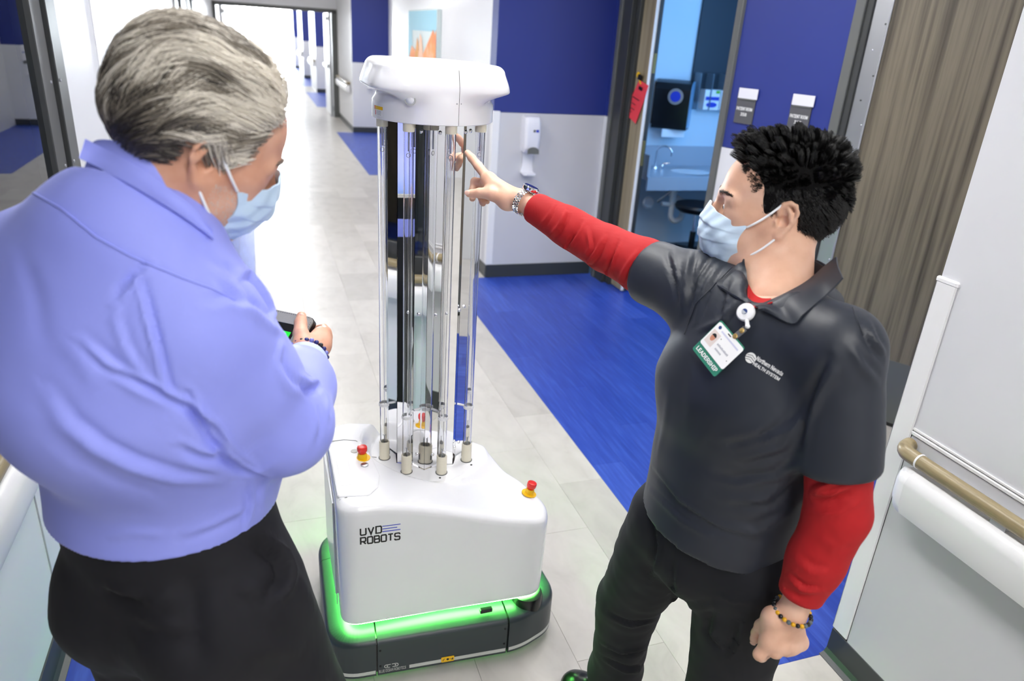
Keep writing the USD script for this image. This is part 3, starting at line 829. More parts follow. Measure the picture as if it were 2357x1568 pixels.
front = lambda x, y: y < 1.8
segs = [lambda x, y: front(x, y) and x < 0.2245 or (y >= 1.8 and x < 0.2 and y < 2.0), lambda x, y: front(x, y) and 0.2275 <= x <= 0.6225, lambda x, y: (front(x, y) and x > 0.6255) or (x > 0.5 and 1.8 <= y < 2.06), lambda x, y: y > 2.06 or (y >= 2.0 and x < 0.2)]
names_ = ["left corner of the base", "front panel of the base with print", "right nose of the base", "rear of the base"]
for f_, lab in zip(segs, names_):
    m_, idx = bumper(f_)
    b = obj("bumper", m_, "bumper_dark", robot, smooth=35, label=lab)
    x0 = 0.318 if "front" in lab else -1
    pts = [(np.append(BUMP[j], 0), np.append(BN[j], 0)) for j in idx if BUMP[j][0] > x0]
    rr_ = [np.array([p + V(0, 0, 0.044), p + n_ * 0.0008 + V(0, 0, 0.044), p + n_ * 0.0008 + V(0, 0, 0.056), p + V(0, 0, 0.056)]) for p, n_ in pts[1:-1]]
    sm = loft(rr_)
    sm.fix_normals()
    obj("stripe", sm, "stripe_silver", b, smooth=30)
    if "front" in lab:
        yb = lambda x: float(np.interp(x, *BUMP[BUMP[:, 1] < 1.75][np.argsort(BUMP[BUMP[:, 1] < 1.75][:, 0])].T))
        for x, z in ((0.236, 0.13), (0.236, 0.07), (0.613, 0.135), (0.613, 0.075)):
            obj("screw", ball((x, yb(x), z), 0.0035, 1), "black_plastic", b)
        sl_ = V(1, (yb(0.6) - yb(0.25)) / 0.35, 0)
        sl_ /= np.linalg.norm(sl_)
        F = lambda m_, x, z, dd=0.0: place(m_, V(x, yb(x) - 0.0002 - dd, z), sl_, (0, 0, 1), V(sl_[1], -sl_[0], 0))
        obj("maker_name", text("BLUE OCEAN ROBOTICS", 0.0105, V(0.232, yb(0.232) - 0.0002, 0.0445), sl_, (0, 0, 1), 0.0006, width=0.079), "stripe_silver", b, smooth=False)
        pill = rrect(0.042, 0.013, 0.0064).difference(rrect(0.038, 0.009, 0.0044))
        pill = pill.difference(sg.box(-0.0015, 0.003, 0.0015, 0.01)).difference(sg.box(-0.0015, -0.01, 0.0015, -0.003))
        pill = pill.union(sg.Point(-0.012, 0).buffer(0.0022)).union(sg.Point(0.012, 0).buffer(0.0022)).difference(sg.box(-0.004, -0.01, 0.003, -0.003))
        obj("maker_emblem", [F(plate(q, 0.0006), 0.268, 0.066) for q in pill.geoms], "stripe_silver", b, smooth=False)
        yl = obj("caution_sticker", F(plate(rrect(0.04, 0.0195, 0.003), 0.001), 0.437, 0.0535, 0.0006), "yellow", b, smooth=False)
        obj("caution_mark", [F(plate(q, 0.0004), 0.437, 0.0535, 0.0016) for q in (sg.Point(0, 0).buffer(0.004), sg.LineString([(-0.015, -0.004), (-0.012, 0.002), (-0.010, 0.003)]).buffer(0.0008), sg.LineString([(0.007, 0), (0.009, 0)]).buffer(0.0008), sg.LineString([(0.011, -0.004), (0.013, 0.001), (0.0145, -0.003)]).buffer(0.0008), sg.LineString([(0.0155, -0.004), (0.0155, 0.003)]).buffer(0.0012))], "print_black", yl, smooth=False)
ins = lambda k_, o: np.column_stack([BODY + (cb - BODY) / np.linalg.norm(cb - BODY, axis=1)[:, None] * k_, np.full(len(BODY), o)])
inn_ = lambda d_: BUMP - BN * d_
ch_ = loft([np.column_stack([inn_(0.084), np.full(len(BUMP), z)]) for z in (0.05, 0.15)])
ch_.fix_normals()
cb_ = loft([np.column_stack([inn_(d_), np.full(len(BUMP), z)]) for d_, z in ((0.016, 0.034), (0.010, 0.04), (0.010, 0.146), (0.024, 0.156), (0.08, 0.164), (0.08, 0.10), (0.03, 0.034), (0.016, 0.034))], caps=False)
cb_.fix_normals()
obj("bumper_core", cb_, "black_plastic", robot, smooth=False)
obj("chassis", ch_, "black_plastic", robot, smooth=False)
arc_ok = np.flatnonzero((BUMP[:, 0] < 0.60) & (BUMP[:, 1] < 2.1))
st_ = np.flatnonzero(np.diff(np.concatenate([arc_ok, arc_ok + 260])) > 1)
lr = loft([ins(0.030, 0.2025), ins(0.010, 0.2025), ins(0.008, 0.1990), ins(0.030, 0.1985), ins(0.030, 0.2025)], caps=False)
lr.fix_normals()
obj("light_strip", lr, "led_green", robot, smooth=False, label="green light strip under the white shell")
ul = loft([np.column_stack([inn_(d_), np.full(len(BUMP), z)]) for d_, z in ((0.085, 0.046), (0.072, 0.046), (0.072, 0.040), (0.085, 0.040), (0.085, 0.046))], caps=False)
ul.fix_normals()
obj("light_strip", ul, "led_green_low", robot, smooth=False, label="green light strip under the base")
obj("lidar_sensor", lathe([(0, 0.15), (0.05, 0.15), (0.05, 0.186), (0.046, 0.197), (0, 0.197)], (0.705, 1.662, 0), 36), "black_plastic", robot, smooth=30, label="black round scanner at the right corner")
obj("front_camera", box(0.54, 0.578, 1.617, 1.632, 0.183, 0.197, 0.002), "black_plastic", robot)
for x, y in ((0.43, 1.66), (0.2, 2.0), (0.68, 1.95), (0.2, 1.75)):
    w_ = obj("wheel", place(lathe([(0, -0.014), (0.034, -0.014), (0.038, -0.010), (0.038, 0.010), (0.034, 0.014), (0, 0.014)], n=28), (x, y, 0.038), (1, 0, 0), (0, 0, 1), (0, -1, 0)), "white_soft", robot, smooth=40)
    obj("fork", box(x - 0.012, x + 0.012, y - 0.022, y + 0.022, 0.06, 0.11, 0.003), "black_plastic", w_)

# the name on the shell's front
YS = lambda x: outline_y(x) + 0.0012
sl_ = V(0.11, YS(0.30) - YS(0.19), 0)
sl_ /= np.linalg.norm(sl_)


def strokes(word, x, z, H, Wd, gap, w_):
    """square sans letters drawn as thick strokes"""
    G = {"U": [[(0, 1), (0, 0.12), (0.12, 0), (0.88, 0), (1, 0.12), (1, 1)]], "V": [[(0, 1), (0.5, 0), (1, 1)]], "D": [[(0, 0), (0, 1), (0.85, 1), (1, 0.85), (1, 0.15), (0.85, 0), (0, 0)]],
         "R": [[(0, 0), (0, 1), (0.85, 1), (1, 0.88), (1, 0.52), (0.85, 0.4), (0, 0.4)], [(0.5, 0.4), (1, 0)]], "O": [[(0.12, 0), (0, 0.12), (0, 0.88), (0.12, 1), (0.88, 1), (1, 0.88), (1, 0.12), (0.88, 0), (0.12, 0)]],
         "B": [[(0, 0), (0, 1), (0.82, 1), (0.95, 0.9), (0.95, 0.6), (0.85, 0.52), (0, 0.52)], [(0.85, 0.52), (1, 0.42), (1, 0.1), (0.88, 0), (0, 0)]], "T": [[(0, 1), (1, 1)], [(0.5, 1), (0.5, 0)]],
         "S": [[(1, 0.8), (1, 0.9), (0.88, 1), (0.12, 1), (0, 0.9), (0, 0.62), (0.12, 0.52), (0.88, 0.5), (1, 0.4), (1, 0.12), (0.88, 0), (0.12, 0), (0, 0.1), (0, 0.2)]]}
    out = []
    for ch_ in word:
        sh = sg.MultiLineString([[(x + Wd * u, z + H * v_) for u, v_ in ln_] for ln_ in G[ch_]]).buffer(w_, cap_style="flat", join_style="mitre")
        out += list(getattr(sh, "geoms", [sh]))
        x += Wd + gap
    return out


FR = lambda g_: place(plate(g_, 0.0012), V(0.19, YS(0.19), 0.4835), sl_, (0, 0, 1), V(sl_[1], -sl_[0], 0))
lg = obj("logo_lettering", [FR(q) for q in strokes("UVD", 0.002, 0.035, 0.022, 0.0145, 0.0065, 0.0021) + strokes("ROBOTS", 0.002, 0.004, 0.022, 0.0135, 0.0052, 0.0021)], "print_black", robot, smooth=False, label="black square lettering on the shell")
for a, b, z in ((0.061, 0.111, 0.0555), (0.061, 0.102, 0.0465), (0.061, 0.111, 0.0375)):
    obj("logo_stripe", FR(sg.box(a, z - 0.0012, b, z + 0.0012)), "print_blue", lg, smooth=False, label="blue stripe")
# ------------------------------------------------------------------ people: signed distance shapes turned into meshes
def cone(a, b, ra, rb, k=0.03, flat=None, cut=(), sub=False):
    return dict(a=np.asarray(a, float), b=np.asarray(b, float), ra=ra, rb=rb, k=k, flat=flat, cut=cut, sub=sub)


def sph(c, r, k=0.02, sub=False, flat=None):
    return cone(c, np.asarray(c, float) + 1e-5, r, r, k, flat, sub=sub)


def chain(pts, rs, k=0.02, **kw):
    return [cone(pts[i], pts[i + 1], rs[i], rs[i + 1], k, **kw) for i in range(len(pts) - 1)]


def ell(c, radii, axes=None, k=0.02, sub=False):
    return dict(ell=np.asarray(c, float), r=np.asarray(radii, float), ax=np.eye(3) if axes is None else np.asarray(axes, float), k=k, sub=sub, cut=())


def dist(q, P):
    if "ell" in q:
        L = (P - q["ell"]) @ q["ax"].T
        k0 = np.linalg.norm(L / q["r"], axis=-1)
        k1 = np.linalg.norm(L / q["r"] ** 2, axis=-1)
        return k0 * (k0 - 1) / np.maximum(k1, 1e-9)
    a, ab, p = q["a"], q["b"] - q["a"], P - q["a"]
    if q["flat"] is not None:
        n, s = q["flat"]
        n = np.asarray(n, float) / np.linalg.norm(n)
        p = p + ((p @ n) * (1 / s - 1))[..., None] * n
        ab = ab + (ab @ n) * (1 / s - 1) * n
    L2 = max(ab @ ab, 1e-12)
    t = np.clip(p @ ab / L2, 0, 1)
    d = np.linalg.norm(p - t[..., None] * ab, axis=-1) - (q["ra"] + (q["rb"] - q["ra"]) * t)
    for pt, n in q["cut"]:
        n = np.asarray(n, float) / np.linalg.norm(n)
        d = np.maximum(d, (P - np.asarray(pt)) @ n)
    return d


def bounds(q):
    if "ell" in q:
        r = np.max(q["r"])
        return q["ell"] - r, q["ell"] + r
    r = max(q["ra"], q["rb"])
    return np.minimum(q["a"], q["b"]) - r, np.maximum(q["a"], q["b"]) + r


def sdf_mesh(prims, h, cuts=(), soft=0.0):
    lo = np.min([bounds(q)[0] for q in prims if not q["sub"]], 0) - 3 * h - 0.01
    hi = np.max([bounds(q)[1] for q in prims if not q["sub"]], 0) + 3 * h + 0.01
    n = np.ceil((hi - lo) / h).astype(int) + 1
    D = np.full(n, 0.2, np.float32)
    for q in prims:
        b0, b1 = bounds(q)
        m_ = q["k"] + 3 * h
        i0 = np.clip(np.floor((b0 - m_ - lo) / h).astype(int), 0, n)
        i1 = np.clip(np.ceil((b1 + m_ - lo) / h).astype(int) + 1, 0, n)
        if np.any(i1 <= i0):
            continue
        ax = [lo[k] + h * np.arange(i0[k], i1[k]) for k in range(3)]
        P = np.stack(np.meshgrid(*ax, indexing="ij"), -1)
        d = dist(q, P)
        s = np.s_[i0[0]:i1[0], i0[1]:i1[1], i0[2]:i1[2]]
        k = max(q["k"], 1e-6)
        if q["sub"]:
            o = -d
            e = np.maximum(k - np.abs(D[s] - o), 0) / k
            D[s] = np.maximum(D[s], o) + e * e * k / 4
        else:
            e = np.maximum(k - np.abs(D[s] - d), 0) / k
            D[s] = np.minimum(D[s], d) - e * e * k / 4
    if soft:
        D = gaussian_filter(D, soft)
    if cuts:
        P = np.stack(np.meshgrid(*[lo[k] + h * np.arange(n[k]) for k in range(3)], indexing="ij"), -1)
        for pt, nn in cuts:
            nn = np.asarray(nn, float) / np.linalg.norm(nn)
            D = np.maximum(D, ((P - np.asarray(pt)) @ nn).astype(np.float32))
    return nets(D, lo, h)


def nets(D, lo, h):
    S = D < 0
    n = np.array(D.shape)
    c = n - 1
    off = [(i, j, k) for i in (0, 1) for j in (0, 1) for k in (0, 1)]
    view = lambda A_, o: A_[o[0]:o[0] + c[0], o[1]:o[1] + c[1], o[2]:o[2] + c[2]]
    cnt = sum(view(S, o).astype(np.int8) for o in off)
    act = (cnt > 0) & (cnt < 8)
    idx = -np.ones(c, np.int64)
    I = np.argwhere(act)
    idx[act] = np.arange(len(I))
    acc, num = np.zeros((len(I), 3)), np.zeros(len(I))
    val = {o: D[I[:, 0] + o[0], I[:, 1] + o[1], I[:, 2] + o[2]].astype(float) for o in off}
    for o in off:
        for ax in range(3):
            if o[ax] == 0:
                e = list(o)
                e[ax] = 1
                a, b = val[o], val[tuple(e)]
                x = (a < 0) != (b < 0)
                t = np.where(x, a / np.where(x, a - b, 1), 0)
                pos = np.tile(np.array(o, float), (len(I), 1))
                pos[:, ax] = t
                acc[x] += pos[x]
                num[x] += 1
    v = lo + h * (I + acc / num[:, None])
    F = []
    for ax in range(3):
        b, c_ = (ax + 1) % 3, (ax + 2) % 3
        sl0, sl1 = [slice(None)] * 3, [slice(None)] * 3
        sl0[ax], sl1[ax] = slice(0, -1), slice(1, None)
        A0, A1 = S[tuple(sl0)], S[tuple(sl1)]
        E = np.argwhere(A0 != A1)
        E = E[(E[:, b] > 0) & (E[:, c_] > 0) & (E[:, b] < c[b]) & (E[:, c_] < c[c_])]
        inside = A0[tuple(E.T)]
        q = []
        for db, dc in ((0, 0), (1, 0), (1, 1), (0, 1)):
            k = E.copy()
            k[:, b] -= db
            k[:, c_] -= dc
            q.append(idx[tuple(k.T)])
        q = np.stack(q, 1)
        q[~inside] = q[~inside][:, ::-1]
        F += [q[:, [0, 1, 2]], q[:, [0, 2, 3]]]
    return trimesh.Trimesh(v, np.concatenate(F), process=False)


def union(*ms):
    """one continuous mesh of several overlapping ones"""
    import manifold3d as m3
    out = None
    for m_ in ms:
        q = m3.Manifold(m3.Mesh(np.asarray(m_.vertices, np.float32), np.asarray(m_.faces, np.uint32)))
        if q.status() != m3.Error.NoError or q.volume() == 0:
            return trimesh.util.concatenate(ms)
        out = q if out is None else out + q
    r = out.to_mesh()
    return trimesh.Trimesh(r.vert_properties[:, :3], r.tri_verts, process=False)


def vnormals(m_):
    return meshkit.arrays(m_, True)[2]


def rumple(m_, amp, scale, seed=0, stretch=(1, 1, 1)):
    n = vnormals(m_)
    f = meshkit.fbm(np.asarray(m_.vertices) * scale * np.array(stretch), 3, seed) - 0.5
    m_.vertices = m_.vertices + n * (f * 2 * amp)[:, None]
    return m_


def creases(m_, lines):
    """folds in cloth: each line runs over the mesh as seen from where it was measured; amp > 0 a ridge, < 0 a furrow, with a shoulder beside it"""
    rayer = trimesh.ray.ray_triangle.RayMeshIntersector(m_) if not trimesh.ray.has_embree else trimesh.ray.ray_pyembree.RayMeshIntersector(m_)
    V_, N = np.array(m_.vertices), vnormals(m_)
    off = np.zeros(len(V_))
    for pts, amp, wid, *rest in lines:
        side = rest[0] if rest else 0
        pts = np.array(pts, float)
        s = np.concatenate([[0], np.cumsum(np.linalg.norm(np.diff(pts, axis=0), axis=1))])
        u = np.linspace(0, s[-1], max(6, int(s[-1] / 12)))
        px_ = np.column_stack([np.interp(u, s, pts[:, 0]), np.interp(u, s, pts[:, 1])])
        d = np.array([ray(*p) for p in px_])
        d /= np.linalg.norm(d, axis=1)[:, None]
        loc, ir, _ = rayer.intersects_location(np.tile(EYE, (len(d), 1)), d, multiple_hits=False)
        if len(loc) < 2:
            continue
        o_ = np.argsort(ir)
        loc, tt = loc[o_], u[ir[o_]] / s[-1]
        lo, hi = loc.min(0) - 3.2 * wid, loc.max(0) + 3.2 * wid
        near = np.flatnonzero(np.all((V_ > lo) & (V_ < hi), 1))
        best, bt, bs = np.full(len(near), 9.0), np.zeros(len(near)), np.zeros(len(near))
        P = V_[near]
        for a, b, ta, tb in zip(loc[:-1], loc[1:], tt[:-1], tt[1:]):
            ab = b - a
            if np.linalg.norm(ab) > 0.12:
                continue
            t = np.clip((P - a) @ ab / max(ab @ ab, 1e-9), 0, 1)
            q = P - (a + t[:, None] * ab)
            dd = np.linalg.norm(q, axis=1)
            w = dd < best
            best[w], bt[w] = dd[w], (ta + (tb - ta) * t)[w]
            bs[w] = np.sign(np.einsum("ij,ij->i", np.cross(ab, q), N[near]))[w]
        fade = np.sin(np.clip(bt, 0.02, 0.98) * PI) ** 0.6
        x = best / wid
        g_ = np.exp(-x * x)
        if side:
            g_ = g_ - 0.8 * np.exp(-((x - 1.5) ** 2) * 1.6) * (bs * side > 0)
        off[near] += amp * fade * g_
    m_.vertices = V_ + N * off[:, None]
    return m_


def leaf(name, fold, outer, meshes, lift_f, lift_o, mat, parent, th=0.003, bulge=0.004, n=26, label=None):
    """a collar leaf: its fold line and its outer edge run over the wearer's neck and shirt"""
    its = [trimesh.ray.ray_pyembree.RayMeshIntersector(m_) for m_ in meshes]

    def line(px_, lift):
        P = np.array(px_, float)
        P = catmull(P, n)
        t_, dirs = np.full(n, np.nan), np.array([ray(*p) / np.linalg.norm(ray(*p)) for p in P])
        for i_ in its:
            l, ir, _ = i_.intersects_location(np.tile(EYE, (n, 1)), dirs, multiple_hits=False)
            q = np.linalg.norm(l - EYE, axis=1)
            for a, b in zip(ir, q):
                t_[a] = b if np.isnan(t_[a]) else min(t_[a], b)
        ok = np.flatnonzero(~np.isnan(t_))
        t_ = np.interp(np.arange(n), ok, t_[ok])
        t_ = gaussian_filter(t_, 2.0, mode="nearest") - lift
        return EYE + dirs * t_[:, None]

    a, b = line(fold, lift_f), line(outer, lift_o)
    return ribbon(a, b, name, mat, parent, th, 7, bulge, label)


class Head:
    """a head's own axes: x to its right, y forward, z up, origin between the ears"""

    def __init__(self, o, az, pitch, roll=0.0, k=1.0):
        az, p, r = map(math.radians, (az, pitch, roll))
        f = V(math.sin(az) * math.cos(p), math.cos(az) * math.cos(p), math.sin(p))
        x = V(math.cos(az), -math.sin(az), 0)
        u = np.cross(x, f)
        self.o = np.asarray(o, float)
        self.A = k * np.array([x * math.cos(r) + u * math.sin(r), f, u * math.cos(r) - x * math.sin(r)])
        self.k = k

    def __call__(self, *p):
        return self.o + np.asarray(p if len(p) == 3 else p[0], float) @ self.A

    def inv(self, P):
        return (np.asarray(P) - self.o) @ np.linalg.inv(self.A)

    def prims(self, neck_to, jowl=0.0, neck_r=0.056):
        H, k, ax = self, self.k, self.A / self.k
        E = lambda c, r, kk=0.02, sub=False: ell(H(*c), np.array(r) * k, ax, kk * k, sub)
        C = lambda a, b, ra, rb, kk=0.02, **kw: cone(H(*a), H(*b), ra * k, rb * k, kk * k, **kw)
        q = [E((0, -0.012, 0.032), (0.077, 0.099, 0.092)), E((0, 0.042, 0.040), (0.062, 0.056, 0.060), 0.03), C((0, 0.040, -0.015), (0, 0.052, -0.070), 0.062, 0.046, 0.03)]
        for s in (-1, 1):
            q += [C((s * 0.060, -0.002, -0.035), (s * 0.050, 0.018, -0.075), 0.017 + jowl, 0.017 + jowl, 0.035), C((s * 0.050, 0.018, -0.075), (s * 0.012, 0.080, -0.106), 0.018 + jowl, 0.017, 0.035), C((s * 0.040, 0.058, -0.016), (s * 0.036, 0.062, -0.042), 0.024, 0.022 + jowl, 0.03), C((s * 0.052, 0.078, 0.020), (s * 0.010, 0.094, 0.020), 0.009, 0.011, 0.014)]
        q += [C((0, 0.078, -0.100), (0, 0.082, -0.110), 0.022, 0.020, 0.02), C((0, 0.093, 0.012), (0, 0.118, -0.030), 0.008, 0.0125, 0.012), C((0, 0.085, -0.058), (0, 0.088, -0.068), 0.022, 0.020, 0.02)]
        for s in (-1, 1):
            q += [C((s * 0.010, 0.108, -0.034), (s * 0.013, 0.104, -0.036), 0.0085, 0.0075, 0.008), C((0, 0.104, -0.062), (s * 0.020, 0.097, -0.065), 0.006, 0.0035, 0.006), C((0, 0.103, -0.071), (s * 0.018, 0.096, -0.070), 0.0065, 0.0035, 0.006)]
            q += [dict(sph(H(s * 0.031, 0.104, 0.002), 0.0145 * k, 0.010 * k), sub=True)]
        q += [C((s * 0.018, 0.0895, 0.0075), (s * 0.044, 0.0865, 0.0065), 0.0062, 0.0058, 0.005) for s in (-1, 1)]
        q += [C((s * 0.018, 0.0885, -0.0055), (s * 0.044, 0.0855, -0.0055), 0.0056, 0.0052, 0.005) for s in (-1, 1)]
        q += [cone(H(0, -0.030, -0.045), neck_to, neck_r * k, neck_r * k * 1.08, 0.03)]
        q += [cone(H(0, 0.035, -0.085), np.asarray(neck_to) + 0.02 * ax[1], 0.034 * k, 0.045 * k, 0.05)]
        for s in (-1, 1):
            q += self.ear(s)
        return q

    def ear(self, s):
        k = self.k
        T = lambda u, v_, w=0.0: self(s * (0.0745 + 0.30 * max(u, 0) + w), -0.004 - u, -0.002 + v_ * 1.0 + 0.10 * u)
        hel = [(0.004, -0.001, 0), (-0.001, 0.006, 0.004), (-0.003, 0.018, 0.005), (0.003, 0.029, 0.006), (0.013, 0.033, 0.006), (0.023, 0.028, 0.005), (0.0285, 0.015, 0.004), (0.027, 0.000, 0.003), (0.020, -0.013, 0.003), (0.012, -0.022, 0.003)]
        q = chain([T(*p) for p in ((0.008, 0.020, -0.002), (0.014, 0.006, -0.003), (0.010, -0.012, -0.002))], [0.0125 * k, 0.0125 * k, 0.010 * k], 0.006, flat=(self.A[0] + 0.4 * s * self.A[1], 0.42))
        q += chain([T(*p) for p in hel], [r * k for r in (0.003, 0.0036, 0.0040, 0.0042, 0.0043, 0.0042, 0.0040, 0.0037, 0.0036, 0.0050)], 0.003)
        q += chain([T(0.011, -0.022, 0.003), T(0.006, -0.028, 0.003), T(0.003, -0.022, 0.001)], [0.0065 * k, 0.0078 * k, 0.005 * k], 0.006)
        q += chain([T(*p) for p in ((0.010, 0.023, 0.004), (0.017, 0.014, 0.006), (0.018, 0.002, 0.006), (0.013, -0.010, 0.006), (0.007, -0.014, 0.005))], [0.0034 * k] * 5, 0.003)
        q += [cone(T(-0.002, -0.003, 0.004), T(-0.002, -0.009, 0.005), 0.0045 * k, 0.004 * k, 0.004)]
        q += [dict(sph(T(0.007, -0.001, 0.006), 0.0102 * k, 0.003 * k), sub=True), dict(sph(T(0.004, -0.003, 0.000), 0.0045 * k, 0.002 * k), sub=True), dict(cone(T(0.022, 0.020, 0.0085), T(0.024, 0.002, 0.008), 0.0026 * k, 0.0022 * k, 0.002), sub=True)]
        return q


def hand_prims(wrist, palm, fingers, rs, k=0.005, palm_r=0.013):
    """palm: the knuckle points (index to little); fingers: chains from knuckle to tip, thumb last from its root"""
    q = []
    for p in palm:
        q.append(cone(wrist, p, 0.0175, palm_r, 0.012))
    for a, b in zip(palm[:-1], palm[1:]):
        q.append(cone(a, b, palm_r * 0.95, palm_r * 0.92, 0.012))
    for f_, r in zip(fingers, rs):
        q += chain(f_, r, k)
    return q


def surgical_mask(H, name, parent, ears, sides=(1, 1)):
    nu, nv = 41, 45
    U, W = np.meshgrid(np.linspace(-1, 1, nu), np.linspace(0, 1, nv))
    top = np.array([(0, 0.120, 0.004), (0, 0.131, -0.022), (0, 0.134, -0.045), (0, 0.130, -0.068), (0, 0.120, -0.092), (0, 0.100, -0.118)])
    s = np.linspace(0, 1, len(top))
    cy_, cz_ = np.interp(W, s, top[:, 1]), np.interp(W, s, top[:, 2])
    hw = 0.0715 - 0.004 * W + 0.003 * np.sin(W * PI)
    a = np.abs(U)
    x = np.sign(U) * hw * np.sin(a * 1.25) / math.sin(1.25)
    sy = 0.046 + 0.012 * np.sin(W * PI)
    y = cy_ + (sy - cy_) * a ** 2.1
    sz = -0.022 - 0.066 * W
    z = cz_ + (sz - cz_) * a ** 1.7 - 0.010 * (1 - W) * a * (1 - a) * 2
    pl = 0.0032 * ((W * 3.4 + 0.1) % 1.0 - 0.4) * (1 - a**3) * np.sin(np.clip(W, 0.02, 0.98) * PI)
    cr = 0.0016 * np.sin(U * 11 + W * 9) * (1 - (2 * W - 1) ** 2) + 0.0012 * np.sin(U * 23 - W * 14)
    nrm = np.stack([np.sign(U) * a, 1.1 - a, np.zeros_like(U)], -1)
    nrm /= np.linalg.norm(nrm, axis=-1, keepdims=True)
    P = np.stack([x, y, z], -1) + nrm * (pl + cr)[..., None]
    Pi = P - nrm * 0.002
    g_ = np.concatenate([H(P.reshape(-1, 3)), H(Pi.reshape(-1, 3))])
    i = np.arange(nu * nv).reshape(nv, nu)
    q = np.stack([i[:-1, :-1], i[:-1, 1:], i[1:, 1:], i[1:, :-1]], -1).reshape(-1, 4)
    f = [q[:, [0, 1, 2]], q[:, [0, 2, 3]]]
    qq = q[:, ::-1] + nu * nv
    f += [qq[:, [0, 1, 2]], qq[:, [0, 2, 3]]]
    b = np.concatenate([i[0, :], i[1:, -1], i[-1, -2::-1], i[-2:0:-1, 0]])
    b2 = np.roll(b, -1)
    f += [np.stack([b2, b, b + nu * nv], 1), np.stack([b2, b + nu * nv, b2 + nu * nv], 1)]
    m_ = trimesh.Trimesh(g_, np.concatenate(f), process=False)
    m_.fix_normals()
    mk = obj(name, m_, "mask_blue", parent, smooth=40, label="light blue pleated surgical mask")
    for s_ in (-1, 1):
        for zt, ez, ey in ((-0.024, 0.026, -0.004), (-0.086, -0.030, -0.010)):
            p0, p2 = V(s_ * (0.0722 if zt > -0.05 else 0.0705), 0.047, zt), V(s_ * 0.0805, ey, ez)
            pts = [p0 + (p2 - p0) * t + V(s_ * (0.006 if zt > -0.05 else 0.012) * math.sin(t * PI), 0, -0.002 * math.sin(t * PI)) for t in np.linspace(0, 1, 9)]
            obj("ear_loop", tube([H(p) for p in pts], 0.0021, 8), "mask_white", mk, smooth=True, label="white elastic ear loop")
    return mk


def ribbon(inner, outer, name, mat, parent, th=0.0025, rows=6, bulge=0.004, label=None):
    """a strip of cloth between two edge lines"""
    inner, outer = np.asarray(inner, float), np.asarray(outer, float)
    grid = []
    for t in np.linspace(0, 1, rows):
        grid.append(inner * (1 - t) + outer * t)
    G = np.array(grid)
    du = np.gradient(G, axis=1)
    dv = np.gradient(G, axis=0)
    n_ = np.cross(du, dv)
    n_ /= np.linalg.norm(n_, axis=-1, keepdims=True) + 1e-9
    G = G + n_ * (bulge * np.sin(np.linspace(0, PI, rows)))[:, None, None]
    top, bot = G + n_ * th / 2, G - n_ * th / 2
    rings = [np.concatenate([top[:, j], bot[::-1, j]]) for j in range(G.shape[1])]
    m_ = loft(rings)
    m_.fix_normals()
    return obj(name, m_, mat, parent, smooth=35, label=label)


def catmull(P, n):
    P = np.asarray(P, float)
    Q = np.vstack([2 * P[0] - P[1], P, 2 * P[-1] - P[-2]])
    out = []
    for t in np.linspace(0, len(P) - 1 - 1e-9, n):
        i = int(t)
        u = t - i
        a, b, c_, d = Q[i:i + 4]
        out.append(0.5 * (2 * b + (c_ - a) * u + (2 * a - 5 * b + 4 * c_ - d) * u * u + (3 * b - a - 3 * c_ + d) * u**3))
    return np.array(out)


def cloth(name, base_, hi, rough, sheen, tint, bscale=900, bump=0.12, **kw):
    MAT[name] = usdkit.material(stage, f"/World/Looks/{name}", {
        "g": ("geometry", {}), "t": ("noise_texture", {"scale": 6.0, "detail": 3}), "r": ("rgb_ramp", {"ramp": [(0.3, base_), (0.7, hi)]}), "w": ("noise_texture", {"scale": bscale, "detail": 2}),
        "b": ("bump", {"strength": bump, "distance": 0.001}), "p": ("principled_bsdf", {"roughness": rough, "sheen_weight": sheen, "sheen_tint": tint, "sheen_roughness": 0.4, **kw})},
        [("g.position", "t.vector"), ("g.position", "w.vector"), ("t.fac", "r.fac"), ("r.color", "p.base_color"), ("w.fac", "b.height"), ("b.normal", "p.normal")], surface="p.BSDF")


def skin(name, a, b, c_):
    MAT[name] = usdkit.material(stage, f"/World/Looks/{name}", {
        "g": ("geometry", {}), "t": ("noise_texture", {"scale": 22.0, "detail": 4}), "r": ("rgb_ramp", {"ramp": [(0.3, a), (0.5, b), (0.7, c_)]}), "w": ("noise_texture", {"scale": 700.0, "detail": 2}),
        "b": ("bump", {"strength": 0.08, "distance": 0.001}), "p": ("principled_bsdf", {"roughness": 0.45, "specular_ior_level": 0.4, "subsurface_weight": 0.05, "subsurface_scale": 0.006})},
        [("g.position", "t.vector"), ("g.position", "w.vector"), ("t.fac", "r.fac"), ("r.color", "p.base_color"), ("w.fac", "b.height"), ("b.normal", "p.normal")], surface="p.BSDF")


